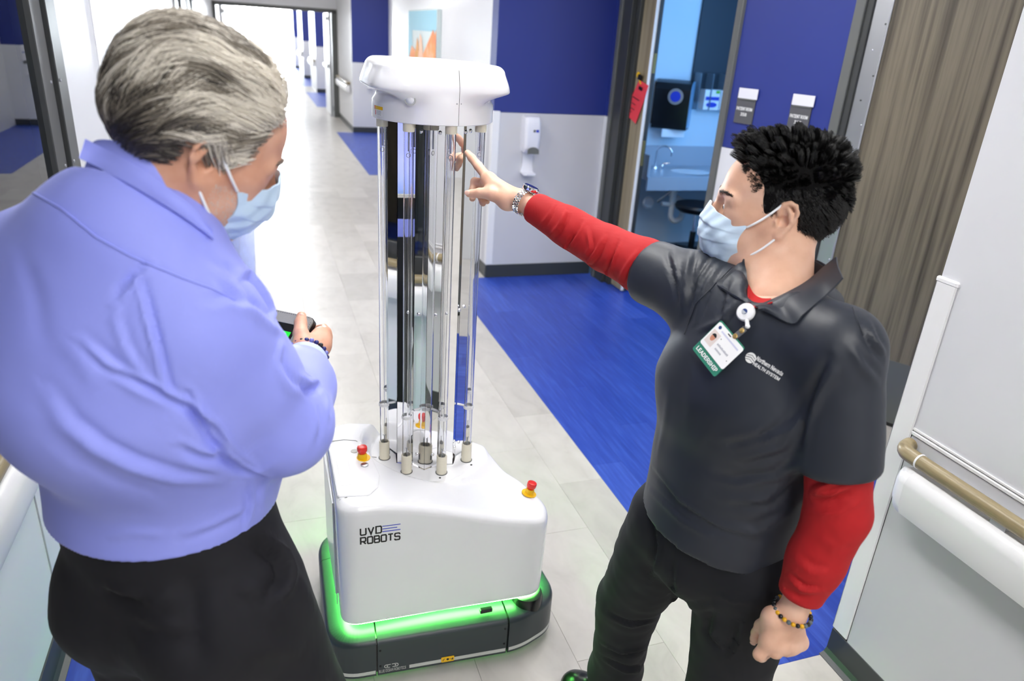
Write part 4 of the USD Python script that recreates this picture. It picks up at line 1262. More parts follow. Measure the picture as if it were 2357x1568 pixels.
def hair_mat(name, stops, rough=0.4, grad=None):
    """colour differs from strand to strand; grad = (direction, offset, scale, stops2): whiter towards one side"""
    n = {"i": ("hair_info", {}), "w": ("white_noise_texture", {"dimensions": "1D"}), "r": ("rgb_ramp", {"ramp": stops}), "p": ("principled_bsdf", {"roughness": rough, "specular_ior_level": 0.5})}
    l = [("i.index", "w.w"), ("w.value", "r.fac")]
    if grad:
        d, o_, sc, st2 = grad
        n.update({"g": ("geometry", {}), "d": ("vector_math", {"math_type": "dot_product", "vector2": tuple(d)}), "a": ("math", {"math_type": "multiply_add", "value2": sc, "value3": -o_ * sc}),
                  "t": ("noise_texture", {"scale": 38.0, "detail": 3}), "s": ("math", {"math_type": "multiply_add", "value2": 1.5, "value3": -0.75}), "u": ("math", {"math_type": "add", "use_clamp": True}),
                  "r2": ("rgb_ramp", {"ramp": st2}), "x": ("mix", {})})
        l += [("g.position", "d.vector1"), ("d.value", "a.value1"), ("g.position", "t.vector"), ("t.fac", "s.value1"), ("a.value", "u.value1"), ("s.value", "u.value2"), ("u.value", "x.fac"), ("w.value", "r2.fac"), ("r.color", "x.color1"), ("r2.color", "x.color2"), ("x.color", "p.base_color")]
    else:
        l += [("r.color", "p.base_color")]
    MAT[name] = usdkit.material(stage, f"/World/Looks/{name}", n, l, surface="p.BSDF")


cloth("shirt_blue", c8(146, 155, 242), c8(153, 162, 246), 0.6, 0.25, c8(210, 215, 255), bump=0.1)
cloth("shirt_cuff", c8(176, 190, 250), c8(186, 198, 252), 0.6, 0.2, c8(230, 235, 255), bump=0.1)
cloth("trouser_navy", c8(9, 9, 17), c8(12, 12, 21), 0.8, 0.02, c8(60, 60, 80))
cloth("trouser_black", c8(6, 9, 17), c8(9, 12, 22), 0.8, 0.02, c8(60, 65, 80))
cloth("polo_grey", c8(32, 37, 47), c8(38, 43, 54), 0.5, 0.08, c8(120, 125, 140), bump=0.08)
cloth("sleeve_red", c8(164, 8, 15), c8(180, 12, 20), 0.8, 0.06, c8(255, 90, 80), bump=0.15)
cloth("mask_blue", c8(196, 220, 243), c8(214, 232, 248), 0.7, 0.1, (1, 1, 1), bump=0.15)
plain("mask_white", c8(244, 246, 250), 0.7)
skin("skin_ruddy", c8(206, 148, 120), c8(216, 162, 136), c8(222, 174, 150))
skin("skin_tan", c8(214, 166, 140), c8(224, 178, 152), c8(230, 188, 164))
plain("nail", c8(232, 190, 172), 0.3)
plain("eye_white", c8(235, 230, 225), 0.15)
plain("iris", c8(40, 24, 16), 0.1)
plain("brow_hair", c8(30, 26, 26), 0.6)
plain("brow_grey", c8(120, 105, 95), 0.6)


def eyes(H, parent, brow):
    for s in (-1, 1):
        e = obj("eye", ball(H(s * 0.031, 0.0845, 0.001), 0.0105 * H.k, 2), "eye_white", parent, smooth=True)
        obj("iris", ball(H(s * 0.031, 0.0905, 0.000), 0.0052 * H.k, 2), "iris", e, smooth=True)
        st_, wd = [], []
        r = np.random.default_rng(5 + s)
        for t in np.linspace(0, 1, 150):
            t += r.normal(0, 0.02)
            p = V(s * (0.013 + 0.040 * t), 0.1045 - 0.022 * t**1.6 + 0.001, 0.0235 + 0.006 * math.sin(t * 2.4) + r.normal(0, 0.0016))
            d = V(s * 0.009, -0.002 * t, 0.003 * (0.6 - t))
            st_.append(np.array([H(p), H(p + d * 0.5 + V(0, 0.001, 0)), H(p + d)]))
            wd.append(np.array([0.0009, 0.0007, 0.0003]))
        curves("eyebrow", st_, wd, brow, parent)


def shoe(name, toe, heel, mat, parent):
    toe, heel = np.asarray(toe, float), np.asarray(heel, float)
    d = (toe - heel) / np.linalg.norm(toe - heel)
    q = [cone(heel + V(0, 0, 0.05), toe - d * 0.05 + V(0, 0, 0.035), 0.045, 0.045, 0.03), cone(heel + V(0, 0, 0.10), heel + d * 0.06 + V(0, 0, 0.07), 0.045, 0.05, 0.03), cone(toe - d * 0.06 + V(0, 0, 0.035), toe - d * 0.035 + V(0, 0, 0.03), 0.046, 0.035, 0.03)]
    s = obj(name, sdf_mesh(q, 0.006, cuts=[((0, 0, 0.012), (0, 0, -1))]), mat, parent, smooth=True)
    sd_ = np.cross((0, 0, 1), d)
    o_ = [heel - d * 0.045, heel - d * 0.03 + sd_ * 0.042, toe - d * 0.08 + sd_ * 0.047, toe - d * 0.01 + sd_ * 0.02, toe, toe - d * 0.01 - sd_ * 0.02, toe - d * 0.08 - sd_ * 0.047, heel - d * 0.03 - sd_ * 0.042]
    pl_ = sg.Polygon([p[:2] for p in o_]).buffer(0.006)
    obj("sole", plate(pl_, 0.018).apply_translation([0, 0, 0.001]), "black_rubber", s, smooth=False)
    for k in range(4):
        c_ = heel + d * (0.055 + 0.024 * k) + V(0, 0, 0.118 - 0.013 * k)
        obj("lace", tube([c_ - sd_ * 0.025 - V(0, 0, 0.008), c_ + V(0, 0, 0.003), c_ + sd_ * 0.025 - V(0, 0, 0.008)], 0.003, 6), "black_plastic", s, smooth=True)
    return s
# ------------------------------------------------------------------ the older man in the blue shirt
lm = thing("person", "grey-haired person in light blue shirt, back turned, looking down at a tablet", "person", (-0.18, 1.12, 0))
bf, br = V(math.sin(0.66), math.cos(0.66), 0), V(math.cos(0.66), -math.sin(0.66), 0)      # body's front and right
LH = Head(V(0, 0, 0), 69, -26, -18, 0.96)
LH.o = at(467, 371, 0.985) - V(0.080, -0.014, 0.0) @ LH.A
waist = V(-0.190, 1.125, 1.075)
shR, shL = at(445, 738, 0.985), at(60, 655, 1.17)
elR, wrR = at(652, 978, 1.03), at(712, 832, 1.25)
elL, wrL = V(-0.41, 1.47, 1.20), V(-0.20, 1.58, 1.24)
neckb = at(322, 465, 1.05)
# right hand on the tablet
P_ = lambda x, y, D: at(x, y, D)
wr = P_(708, 822, 1.262)
palm = [P_(738, 772, 1.325), P_(742, 782, 1.315), P_(742, 795, 1.305), P_(738, 806, 1.30)]
fing = [[palm[0], P_(750, 765, 1.345), P_(744, 757, 1.375), P_(728, 757, 1.39)], [palm[1], P_(752, 777, 1.34), P_(744, 772, 1.37), P_(726, 770, 1.385)], [palm[2], P_(751, 790, 1.33), P_(742, 787, 1.355), P_(724, 783, 1.37)],
        [palm[3], P_(746, 802, 1.32), P_(737, 799, 1.34), P_(724, 796, 1.35)], [P_(698, 800, 1.268), P_(692, 768, 1.292), P_(692, 745, 1.315), P_(694, 728, 1.335)]]
rs = [[.0115, .0105, .0095, .0085]] * 4 + [[.016, .0135, .0115, .0095]]
rs[3] = [.0105, .0095, .0085, .0075]
pal = palm + [fing[4][1] + 0.3 * (palm[0] - fing[4][1])]
handR = sdf_mesh(hand_prims(wr, palm, fing, rs) + [cone(wr, fing[4][0], 0.019, 0.016, 0.015), cone(fing[4][0], palm[0], 0.015, 0.012, 0.012), cone(elR + 0.55 * (wr - elR), wr, 0.029, 0.0215, 0.02)], 0.0028, soft=0.6)
# left hand under the tablet's far side, out of sight
wl = wrL
pl4 = [wl + V(0.085, -0.03 + 0.018 * j, 0.005) for j in range(4)]
fl4 = [[p, p + V(0.030, -0.015, 0.000), p + V(0.048, -0.028, 0.010), p + V(0.060, -0.04, 0.012)] for p in pl4] + [[wl + V(0.02, -0.035, 0.01), wl + V(0.045, -0.06, 0.03), wl + V(0.065, -0.07, 0.042), wl + V(0.085, -0.075, 0.046)]]
handL = sdf_mesh(hand_prims(wl, pl4, fl4, rs) + [cone(elL + 0.6 * (wl - elL), wl, 0.028, 0.021, 0.02)], 0.004, soft=0.6)
headm = sdf_mesh(LH.prims(neckb, 0.008, 0.060), 0.0034, soft=0.5)
ch_c = 0.5 * (shR + shL)
trunk = [cone(waist, ch_c - V(0, 0, 0.10), 0.10, 0.10, 0.05), cone(ch_c - V(0, 0, 0.1), neckb, 0.10, 0.055, 0.06), cone(shR, shL, 0.045, 0.045, 0.06)]
trunk += chain([shR, elR, elR + 0.62 * (wr - elR)], [0.05, 0.042, 0.032], 0.03) + chain([shL, elL, elL + 0.66 * (wl - elL)], [0.05, 0.042, 0.032], 0.03)
hipR, hipL = waist + br * 0.125 - V(0, 0, 0.17) - bf * 0.01, waist - br * 0.06 - V(0, 0, 0.17) - bf * 0.01
knR, anR = V(0.015, 1.07, 0.50), V(0.01, 1.03, 0.09)
knL, anL = V(-0.235, 1.16, 0.50), V(-0.23, 1.14, 0.09)
trunk += [cone(waist, waist - V(0, 0, 0.14), 0.10, 0.10, 0.05)] + chain([hipR, knR, anR], [0.085, 0.055, 0.04], 0.03) + chain([hipL, knL, anL], [0.085, 0.055, 0.04], 0.03)
body_lm = union(sdf_mesh(trunk, 0.010), headm, handR, handL)
bd = obj("body", body_lm, "skin_ruddy", lm, smooth=True)
eyes(LH, lm, "brow_grey")
nl = fing[4][3] + 0.0085 * (EYE - fing[4][3]) / np.linalg.norm(EYE - fing[4][3]) + V(0, 0, 0.001)
obj("thumbnail", ball(nl, 0.0052, 2, (1, 1, 1)), "nail", lm, smooth=True)

# shirt
cup = bf * 0.55 + V(0, 0, 1.0)
cup /= np.linalg.norm(cup)
fl_ = lambda s_: (bf, s_)
be_c = waist + V(0.012, 0.020, 0.14)
tq = [cone(waist - V(0, 0, 0.02), be_c + br * 0.01, 0.182, 0.192, 0.06, fl_(0.88)), cone(be_c + br * 0.01, ch_c + br * 0.02 + V(0, 0.01, -0.11), 0.194, 0.180, 0.06, fl_(0.78)),
      cone(ch_c + br * 0.02 + V(0, 0.01, -0.11), ch_c + V(0, 0, -0.02), 0.182, 0.14, 0.06, fl_(0.70)), cone(shR, shL, 0.080, 0.078, 0.08), cone(neckb - cup * 0.035, shR + V(0, 0, -0.01), 0.062, 0.066, 0.07), cone(neckb - cup * 0.03, shL + V(0, 0, 0.005), 0.062, 0.068, 0.08),
      cone(ch_c - bf * 0.045 + V(0, 0, -0.10), neckb - bf * 0.03 + V(0, 0, -0.06), 0.12, 0.075, 0.10)]
fd = (wr - elR) / np.linalg.norm(wr - elR)
cuff = elR + 0.80 * (wr - elR)
arm = chain([shR, shR + 0.5 * (elR - shR) + br * 0.004, elR], [0.082, 0.074, 0.068], 0.03) + [cone(elR, elR + 0.5 * (wr - elR), 0.068, 0.062, 0.04), cone(elR + 0.5 * (wr - elR), cuff + 0.01 * fd, 0.060, 0.046, 0.03, cut=[(cuff, fd)])]
tq += [dict(cone(neckb + cup * -0.02, neckb + cup * 0.2, 0.064, 0.10, 0.006), sub=True)]
armL = chain([shL, elL, elL + 0.86 * (wl - elL)], [0.074, 0.062, 0.042], 0.03)
sh = sdf_mesh([t_ for t_ in tq if not t_['sub']] + arm + armL + [t_ for t_ in tq if t_['sub']], 0.0045, cuts=[(waist + V(0, 0, -0.012), (0.0, 0.0, -1))], soft=1.4)
sh = rumple(sh, 0.003, 7.0, 3)
sh = creases(sh, [
    ([(338, 603), (310, 628), (285, 655), (262, 690)], -0.006, 0.004, 1),
    ([(322, 625), (337, 680), (352, 740), (368, 800), (385, 870), (400, 905), (440, 920)], -0.0065, 0.004, -1),
    ([(270, 690), (266, 740), (285, 800), (335, 880)], 0.0025, 0.006, 1),
    ([(180, 795), (240, 850), (330, 890), (420, 935), (480, 985), (530, 1050), (590, 1090)], -0.007, 0.006, 1),
    ([(105, 910), (150, 980), (220, 1035), (300, 1075), (400, 1105), (520, 1110)], 0.006, 0.011, 1),
    ([(110, 1000), (180, 1060), (280, 1110), (400, 1150)], -0.003, 0.014, 0),
    ([(430, 905), (450, 960), (480, 1010), (520, 1060), (555, 1085), (600, 1095)], -0.010, 0.0055, 1),
    ([(410, 1030), (450, 1050), (500, 1060), (540, 1075)], -0.006, 0.007, 1), ([(420, 1060), (470, 1078), (540, 1098)], 0.004, 0.008, 0), ([(470, 960), (500, 1000), (510, 1040)], -0.005, 0.006, 1),
    ([(556, 650), (575, 638), (605, 650), (622, 690), (628, 740)], -0.010, 0.0065, 1), ([(548, 660), (570, 700), (600, 735)], 0.005, 0.007, 1),
    ([(470, 715), (530, 700), (590, 722), (640, 760), (665, 775)], 0.005, 0.008, 1), ([(500, 640), (530, 670), (548, 700)], -0.005, 0.006, 1), ([(520, 600), (550, 640)], -0.004, 0.007, 0),
    ([(450, 560), (490, 600), (520, 620), (555, 625)], -0.004, 0.009, 0),
    ([(635, 835), (650, 870), (668, 898), (690, 905)], 0.006, 0.008, 1), ([(692, 880), (708, 900), (735, 892)], -0.010, 0.006, 1), ([(640, 835), (645, 790), (660, 800)], 0.004, 0.006, 0),
    ([(700, 868), (730, 882), (750, 920), (755, 960)], 0.007, 0.007, 1), ([(560, 1090), (610, 1080), (655, 1050)], 0.003, 0.009, 0),
    ([(722, 930), (727, 980), (712, 1030)], 0.0035, 0.008, 1), ([(565, 1110), (572, 1160), (560, 1220)], -0.005, 0.006, 1),
    ([(40, 560), (80, 680), (100, 800)], -0.003, 0.014, 0), ([(140, 780), (190, 830), (230, 900)], 0.003, 0.013, 0), ([(190, 790), (250, 850), (330, 905), (400, 930)], 0.004, 0.008, 1),
    ([(240, 1240), (300, 1225), (380, 1230)], 0.003, 0.01, 0), ([(420, 1250), (500, 1220), (580, 1180)], -0.003, 0.01, 1), ([(600, 1100), (590, 1150), (600, 1180)], -0.003, 0.008, 1)])
sht = obj("shirt", sh, "shirt_blue", lm, smooth=True)
# yoke seam, collar, cuff
def on_mesh(m_, pix, lift=0.001):
    it = trimesh.ray.ray_pyembree.RayMeshIntersector(m_)
    out = []
    for a, b in zip(pix[:-1], pix[1:]):
        for t in np.linspace(0, 1, 10, endpoint=False):
            d = ray(a[0] + (b[0] - a[0]) * t, a[1] + (b[1] - a[1]) * t)
            l, _, _ = it.intersects_location([EYE], [d / np.linalg.norm(d)], multiple_hits=False)
            if len(l):
                out.append(l[0] - d / np.linalg.norm(d) * lift)
    return np.array(out)


ys = on_mesh(sh, [(60, 435), (140, 480), (220, 545), (300, 590), (335, 605)])
if len(ys) > 3:
    obj("yoke_seam", tube(ys, 0.0014, 6), "shirt_blue", sht, smooth=True)
ys = on_mesh(sh, [(335, 605), (420, 640), (490, 665), (548, 695)])
if len(ys) > 3:
    obj("yoke_seam", tube(ys, 0.0012, 6), "shirt_blue", sht, smooth=True)


def collar_ring(c, ax_r, ax_f, up_, rad, rise, a0, a1, n=40):
    out = []
    for a in np.linspace(a0, a1, n):
        out.append(c + ax_r * math.sin(a) * rad[0] - ax_f * math.cos(a) * rad[1] + up_ * rise(a))
    return np.array(out)


cc = neckb + cup * 0.012
cr_, cf_ = br - cup * (br @ cup), bf - cup * (bf @ cup)
leaf("collar", [(196, 320), (240, 343), (290, 369), (340, 400), (390, 436), (440, 475), (488, 530)], [(182, 364), (230, 388), (290, 421), (352, 456), (400, 486), (450, 520), (492, 552)], [sh, headm], 0.012, 0.006, "shirt_blue", lm, 0.003, 0.003)
inn = collar_ring(cc, cr_, cf_, cup, (0.071, 0.073), lambda a: 0.045 - 0.020 * (1 - math.cos(a)) / 2, -2.6, 2.75)
inb = collar_ring(cc, cr_, cf_, cup, (0.073, 0.075), lambda a: -0.03 - 0.020 * (1 - math.cos(a)) / 2, -2.6, 2.75)
ribbon(inb, inn, "collar_stand", "shirt_blue", lm, 0.002, 4, 0.0)
cs, cu, _ = frame_of(fd)
ring_at = lambda p, r_: np.array([p + r_ * (math.cos(a) * cs + math.sin(a) * cu) for a in np.linspace(0, 2 * PI, 40)])
cend = elR + 0.93 * (wr - elR)
ribbon(ring_at(cuff - 0.02 * fd, 0.0425), ring_at(cend, 0.0375), "cuff", "shirt_cuff", lm, 0.003, 5, 0.001)
bp_ = cend + 0.017 * fd
bc = obj("bracelet", tube(ring_at(bp_, 0.0330), 0.0012, 6), "black_plastic", lm, smooth=True, label="dark blue bead bracelet")
for k, a in enumerate(np.linspace(0, 2 * PI, 24, endpoint=False)):
    obj("bead", ball(bp_ + 0.0345 * (math.cos(a) * cs + math.sin(a) * cu), 0.0046, 1), ("bead_navy", "bead_black", "bead_navy", "bead_blue")[k % 4], bc, smooth=True)

# trousers and shoes
tq = [cone(waist - V(0, 0, -0.01), waist + br * 0.045 - V(0, 0, 0.16), 0.178, 0.168, 0.06, fl_(0.86)), sph(hipR - bf * 0.055 - V(0, 0, 0.03), 0.105, 0.06), sph(hipL - bf * 0.055 - V(0, 0, 0.03), 0.105, 0.06)]
tq += chain([hipR + br * 0.004, knR, anR + V(0, 0, 0.0)], [0.120, 0.100, 0.088], 0.04) + chain([hipL, knL, anL], [0.118, 0.098, 0.088], 0.04)
tr = sdf_mesh(tq, 0.009, cuts=[(waist + V(0, 0, 0.016), (0, 0, 1)), ((0, 0, 0.055), (0, 0, -1))], soft=0.8)
tr = rumple(tr, 0.006, 8.0, 11)
tr = creases(tr, [([(585, 1255), (640, 1290), (650, 1330), (610, 1375)], -0.016, 0.012, 1), ([(240, 1365), (290, 1385), (335, 1395)], -0.010, 0.012, 1), ([(540, 1360), (580, 1355), (612, 1375)], 0.008, 0.012, 0), ([(330, 1395), (390, 1380), (440, 1400)], 0.007, 0.016, 0), ([(440, 1300), (440, 1400), (455, 1500), (465, 1560)], -0.010, 0.02, 0), ([(640, 1240), (665, 1300), (700, 1360), (735, 1420)], 0.006, 0.016, 0), ([(300, 1440), (360, 1470), (440, 1480)], -0.006, 0.015, 1), ([(700, 1500), (640, 1490), (560, 1500)], 0.006, 0.018, 0)])
obj("trousers", tr, "trouser_navy", lm, smooth=True)
for a_, t_ in ((anR, 0.19), (anL, 0.19)):
    shoe("shoe", V(a_[0], a_[1], 0) + bf * t_, V(a_[0], a_[1], 0) - bf * 0.045, "black_plastic", lm)

# hair
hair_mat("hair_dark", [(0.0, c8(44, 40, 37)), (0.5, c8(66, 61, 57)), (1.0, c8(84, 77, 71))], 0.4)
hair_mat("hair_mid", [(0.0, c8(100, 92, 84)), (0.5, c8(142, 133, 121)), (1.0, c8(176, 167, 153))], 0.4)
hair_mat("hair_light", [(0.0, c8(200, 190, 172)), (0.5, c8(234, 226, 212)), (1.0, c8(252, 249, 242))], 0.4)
plain("hair_cap_grey", c8(84, 78, 72), 0.7, 0.3, 400)
EC, ER = V(0, -0.014, 0.032), V(0.0785, 0.100, 0.0935)


def shell(d):
    """unit direction(s) from the skull's middle to the scalp"""
    d = np.asarray(d, float)
    return EC + d / np.linalg.norm(d / ER, axis=-1, keepdims=True)


def lm_thick(p):
    x, y, z = p[..., 0], p[..., 1], p[..., 2]
    t = 0.010 + 0.016 * smooth01(0.02, 0.11, z) + 0.013 * smooth01(-0.02, -0.09, y) * smooth01(-0.07, 0.02, z)
    return t * (0.35 + 0.65 * smooth01(-0.075, -0.03, z)) * (0.45 + 0.55 * smooth01(0.092, 0.05, y))


def lm_has(p):
    x, y, z = p
    if ((y + 0.013) / 0.027) ** 2 + ((z + 0.004) / 0.040) ** 2 < 1 and abs(x) > 0.04:
        return False
    if z > 0.072:
        return y < 0.074
    if z > 0.015:
        return y < 0.040 + 0.25 * (z - 0.015)
    if z > -0.028:
        return y < 0.030 if z > -0.012 else (y < -0.030)
    return y < -0.032 and z > -0.074


u, v_ = np.meshgrid(np.linspace(0, 2 * PI, 97), np.linspace(0.02, PI - 0.02, 60))
rg = np.random.default_rng(21)


def hair_cap(H, has, thick, frac, mat, parent, noise_amp=0.0):
    th_, ph = np.linspace(0, 2 * PI, 120, endpoint=False), np.linspace(0.0, PI * 0.80, 56)
    P = np.zeros((len(ph), len(th_), 3))
    for i, a in enumerate(ph):
        d = np.stack([np.sin(a) * np.cos(th_), np.sin(a) * np.sin(th_), np.full(len(th_), np.cos(a))], 1)
        s_ = shell(d)
        n_ = (s_ - EC) / ER**2
        n_ /= np.linalg.norm(n_, axis=1)[:, None]
        ok = np.array([has(p) for p in s_])
        h_ = np.where(ok, thick(s_) * frac, -0.006)
        P[i] = s_ + n_ * h_[:, None]
    P = gaussian_filter(P, (1.0, 1.0, 0), mode=("nearest", "wrap", "nearest"))
    m_ = loft([H(r_) for r_ in P])
    m_.fix_normals()
    if m_.volume < 0:
        m_.invert()
    return obj("hair", m_, mat, parent, smooth=True)


def lm_strands(H, n, seed, lo=0.25, hi=1.0):
    r = np.random.default_rng(seed)
    out, wd = ([], [], []), ([], [], [])
    while sum(map(len, out)) < n:
        d = r.normal(size=3)
        d /= np.linalg.norm(d)
        p = shell(d)
        if not lm_has(p) or (p[2] < -0.05 and r.random() < 0.3):
            continue
        side = math.copysign(1, p[0])
        ph = meshkit.noise(p * 34, 5) * 9 + r.normal(0, 0.35)
        lay = lo + (hi - lo) * r.random() ** 0.7
        amp = 0.0045 * (0.6 + 0.8 * meshkit.noise(p * 20, 8))
        L_ = r.uniform(0.055, 0.10) * (0.45 if p[2] < -0.03 else 1)
        k, q, pts = 10, p.copy(), []
        lift0 = 0.15 if p[1] > 0.055 else 0.5
        for j in range(k):
            t = j / (k - 1)
            nn = (q - EC) / ER**2
            nn /= np.linalg.norm(nn)
            bk = smooth01(-0.02, -0.10, q[1])
            f_ = V(0.0, -1, -0.30) * (1 - bk) + V(-0.15 * side, -0.25, -1) * bk
            f_ = f_ - nn * (f_ @ nn)
            f_ /= np.linalg.norm(f_) + 1e-9
            w_ = np.cross(nn, f_)
            thk = float(lm_thick(q))
            h_ = thk * (lay * (lift0 + (1 - lift0) * math.sin(min(1, t * 2.2) * PI / 2)) * (1 - 0.25 * t * t)) + 0.002
            pts.append(H(q + nn * h_ + w_ * amp * math.sin(ph + t * 6.5) + nn * 0.0022 * math.sin(ph * 1.7 + t * 7)))
            q = q + f_ * L_ / (k - 1)
            e = q - EC
            q = EC + e / np.linalg.norm(e / ER)
            if ((q[1] + 0.013) / 0.024) ** 2 + ((q[2] + 0.004) / 0.036) ** 2 < 1 and abs(q[0]) > 0.04:
                q[2] += 0.012
        lat = math.atan2(p[2] - 0.0, abs(p[0]) + 0.02)
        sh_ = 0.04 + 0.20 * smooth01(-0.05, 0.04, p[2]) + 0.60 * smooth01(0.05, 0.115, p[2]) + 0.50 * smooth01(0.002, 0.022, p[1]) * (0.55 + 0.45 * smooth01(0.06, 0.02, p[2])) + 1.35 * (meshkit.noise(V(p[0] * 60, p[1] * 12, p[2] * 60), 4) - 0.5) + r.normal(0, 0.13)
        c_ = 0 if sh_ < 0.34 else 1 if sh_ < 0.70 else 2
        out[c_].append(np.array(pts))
        wd[c_].append(np.linspace(0.00105, 0.00055, k))
    return out, wd


lm_cap = lambda p: lm_has(p) and not (((p[1] + 0.010) / 0.040) ** 2 + ((p[2] + 0.006) / 0.050) ** 2 < 1 and abs(p[0]) > 0.03)
hc = hair_cap(LH, lm_cap, lm_thick, 0.62, "hair_cap_grey", lm)
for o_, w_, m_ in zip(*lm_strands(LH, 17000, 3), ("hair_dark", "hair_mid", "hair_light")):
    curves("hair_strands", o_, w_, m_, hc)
# whiskers
st_, wd = [], []
for _ in range(1500):
    s_ = rg.choice([-1, 1])
    p = V(s_ * rg.uniform(0.03, 0.072), rg.uniform(0.0, 0.075), rg.uniform(-0.10, -0.02))
    st_.append(p)
    wd.append(s_)
it = trimesh.ray.ray_pyembree.RayMeshIntersector(headm)
P = np.array(st_)
src = LH(np.column_stack([np.array(wd) * 0.2, P[:, 1] * 1.3, P[:, 2]]))
dr = LH(np.column_stack([np.zeros(len(P)), P[:, 1] * 0.5, P[:, 2] * 1.0])) - src
loc, ir, _ = it.intersects_location(src, dr / np.linalg.norm(dr, axis=1)[:, None], multiple_hits=False)
wh, ww = [], []
for l, i in zip(loc, ir):
    q = LH.inv(l)
    if q[2] < -0.022 and q[1] < 0.085 and q[1] > 0.012:
        o_ = -dr[i] / np.linalg.norm(dr[i])
        wh.append(np.array([l, l + o_ * 0.0012 - LH.A[2] * 0.0025]))
        ww.append(np.array([0.0004, 0.0002]))
plain("whisker", c8(205, 196, 188), 0.6)
curves("beard_stubble", wh, ww, "whisker", lm)
surgical_mask(LH, "face_mask", lm, None)

# the tablet in his hands
tc = P_(727, 733, 1.372)                     # its far right corner
ta = -br * 1.0 + bf * 0.02
tb = -(bf * 0.80) - V(0, 0, 0.60)
tb = tb - ta * (ta @ tb)
ta, tb = ta / np.linalg.norm(ta), tb / np.linalg.norm(tb)
tn = np.cross(tb, ta)
if tn[2] < 0:
    tn = -tn
tab = thing("tablet", "tablet in grey leather case with green screen, held by the grey-haired person", "tablet", tc)
TT = lambda m_: place(m_, tc, ta, tb, np.cross(ta, tb))
sg_ = 1 if np.cross(ta, tb) @ tn > 0 else -1
TW, TH_ = 0.255, 0.185
lay = lambda poly, z0, z1: TT(plate(poly, z1 - z0).apply_translation([0, 0, z0]) if sg_ > 0 else plate(poly, z1 - z0).apply_translation([0, 0, -z1]))
cs_ = obj("case", lay(rrect(TW, TH_, 0.012, TW / 2, TH_ / 2), -0.012, -0.001), "black_plastic", tab, smooth=False)
obj("case_border", lay(rrect(TW - 0.002, TH_ - 0.002, 0.012, TW / 2, TH_ / 2).difference(rrect(TW - 0.052, TH_ - 0.05, 0.004, TW / 2, TH_ / 2)), -0.001, 0.003), "leather_grey", cs_, smooth=False, label="grey leather border of the case")
obj("stitching", [lay(sg.box(0.012 + 0.005 * k, 0.003, 0.0145 + 0.005 * k, 0.004), 0.003, 0.0034) for k in range(46)] + [lay(sg.box(0.003, 0.012 + 0.005 * k, 0.004, 0.0145 + 0.005 * k), 0.003, 0.0034) for k in range(32)], "seam_dark", cs_, smooth=False)
dv = obj("display", lay(rrect(TW - 0.052, TH_ - 0.05, 0.004, TW / 2, TH_ / 2), -0.001, 0.0012), "black_plastic", tab, smooth=False)
obj("screen", lay(sg.box(0.034, 0.042, TW - 0.034, TH_ - 0.034), 0.0012, 0.0016), "screen_green", dv, smooth=False, label="lit green screen")
obj("screen_button", [lay(sg.box(0.036, 0.054, 0.056, 0.064), 0.0016, 0.0018), lay(sg.box(0.044, 0.046, 0.052, 0.050), 0.0016, 0.0018)], "screen_white", dv, smooth=False, label="pale button on the screen")
# ------------------------------------------------------------------ the younger man in the grey polo shirt
rm = thing("person", "black-haired person in grey polo over red long sleeves, pointing at the robot's lamps", "person", (0.80, 1.05, 0))
qf = V(-0.90, -0.436, 0)                                     # body's front
qr = V(qf[1], -qf[0], 0)                                     # body's right
RH = Head(V(0, 0, 0), -56, 1, 0, 0.95)
RH.o = at(1806, 507, 1.315) - V(-0.080, -0.014, 0.0) @ RH.A
nb = at(1800, 668, 1.30)
sR, sL = at(1600, 668, 1.37), at(1935, 806, 1.19)
eR, wR = at(1395, 572, 1.52), at(1214, 466, 1.66)
eL, wL = at(1928, 1180, 1.17), at(1822, 1400, 1.15)
pel = V(0.825, 1.005, 0.915)
pt = lambda zx, zy, D: at(zx / 7.84 + 1050, zy / 7.84 + 320, D)
palm = [pt(590, 730, 1.715), pt(560, 800, 1.735), pt(600, 890, 1.75), pt(690, 960, 1.76)]
fing = [[palm[0], pt(400, 490, 1.755), pt(283, 345, 1.775), pt(205, 252, 1.79)],
        [palm[1], pt(335, 770, 1.775), pt(300, 930, 1.765), pt(292, 1075, 1.745)],
        [palm[2], pt(450, 840, 1.80), pt(430, 1010, 1.79), pt(482, 1165, 1.765)],
        [palm[3], pt(560, 900, 1.815), pt(520, 1020, 1.80), pt(560, 1130, 1.775)],
        [pt(930, 1110, 1.665), pt(650, 1000, 1.675), pt(430, 975, 1.690), pt(235, 985, 1.70)]]
rsR = [[.0125, .0108, .0097, .0080], [.0115, .0102, .0092, .0080], [.0112, .0098, .0088, .0078], [.0102, .0088, .0080, .0070], [.0165, .0132, .0115, .0092]]
wc = pt(1175, 1110, 1.652)
fdR = (wc - eR) / np.linalg.norm(wc - eR)
hR = sdf_mesh(hand_prims(wc, palm, fing, rsR, 0.0045, 0.0135) + [cone(wc, fing[4][0], 0.021, 0.019, 0.015), cone(fing[4][0], palm[0], 0.018, 0.012, 0.015), cone(fing[4][0], palm[2], 0.016, 0.012, 0.015), cone(fing[4][1], palm[0], 0.010, 0.010, 0.014), cone(eR + 0.6 * (wc - eR), wc, 0.030, 0.0225, 0.008)], 0.0022, soft=0.7)
pl = lambda zx, zy, D: at(zx / 5.8925 + 1560, zy / 5.8925 + 1340, D)
wlc = pl(1545, 420, 1.135)
palmL = [pl(1240, 800, 1.115), pl(1390, 855, 1.125), pl(1525, 860, 1.145), pl(1650, 815, 1.165)]
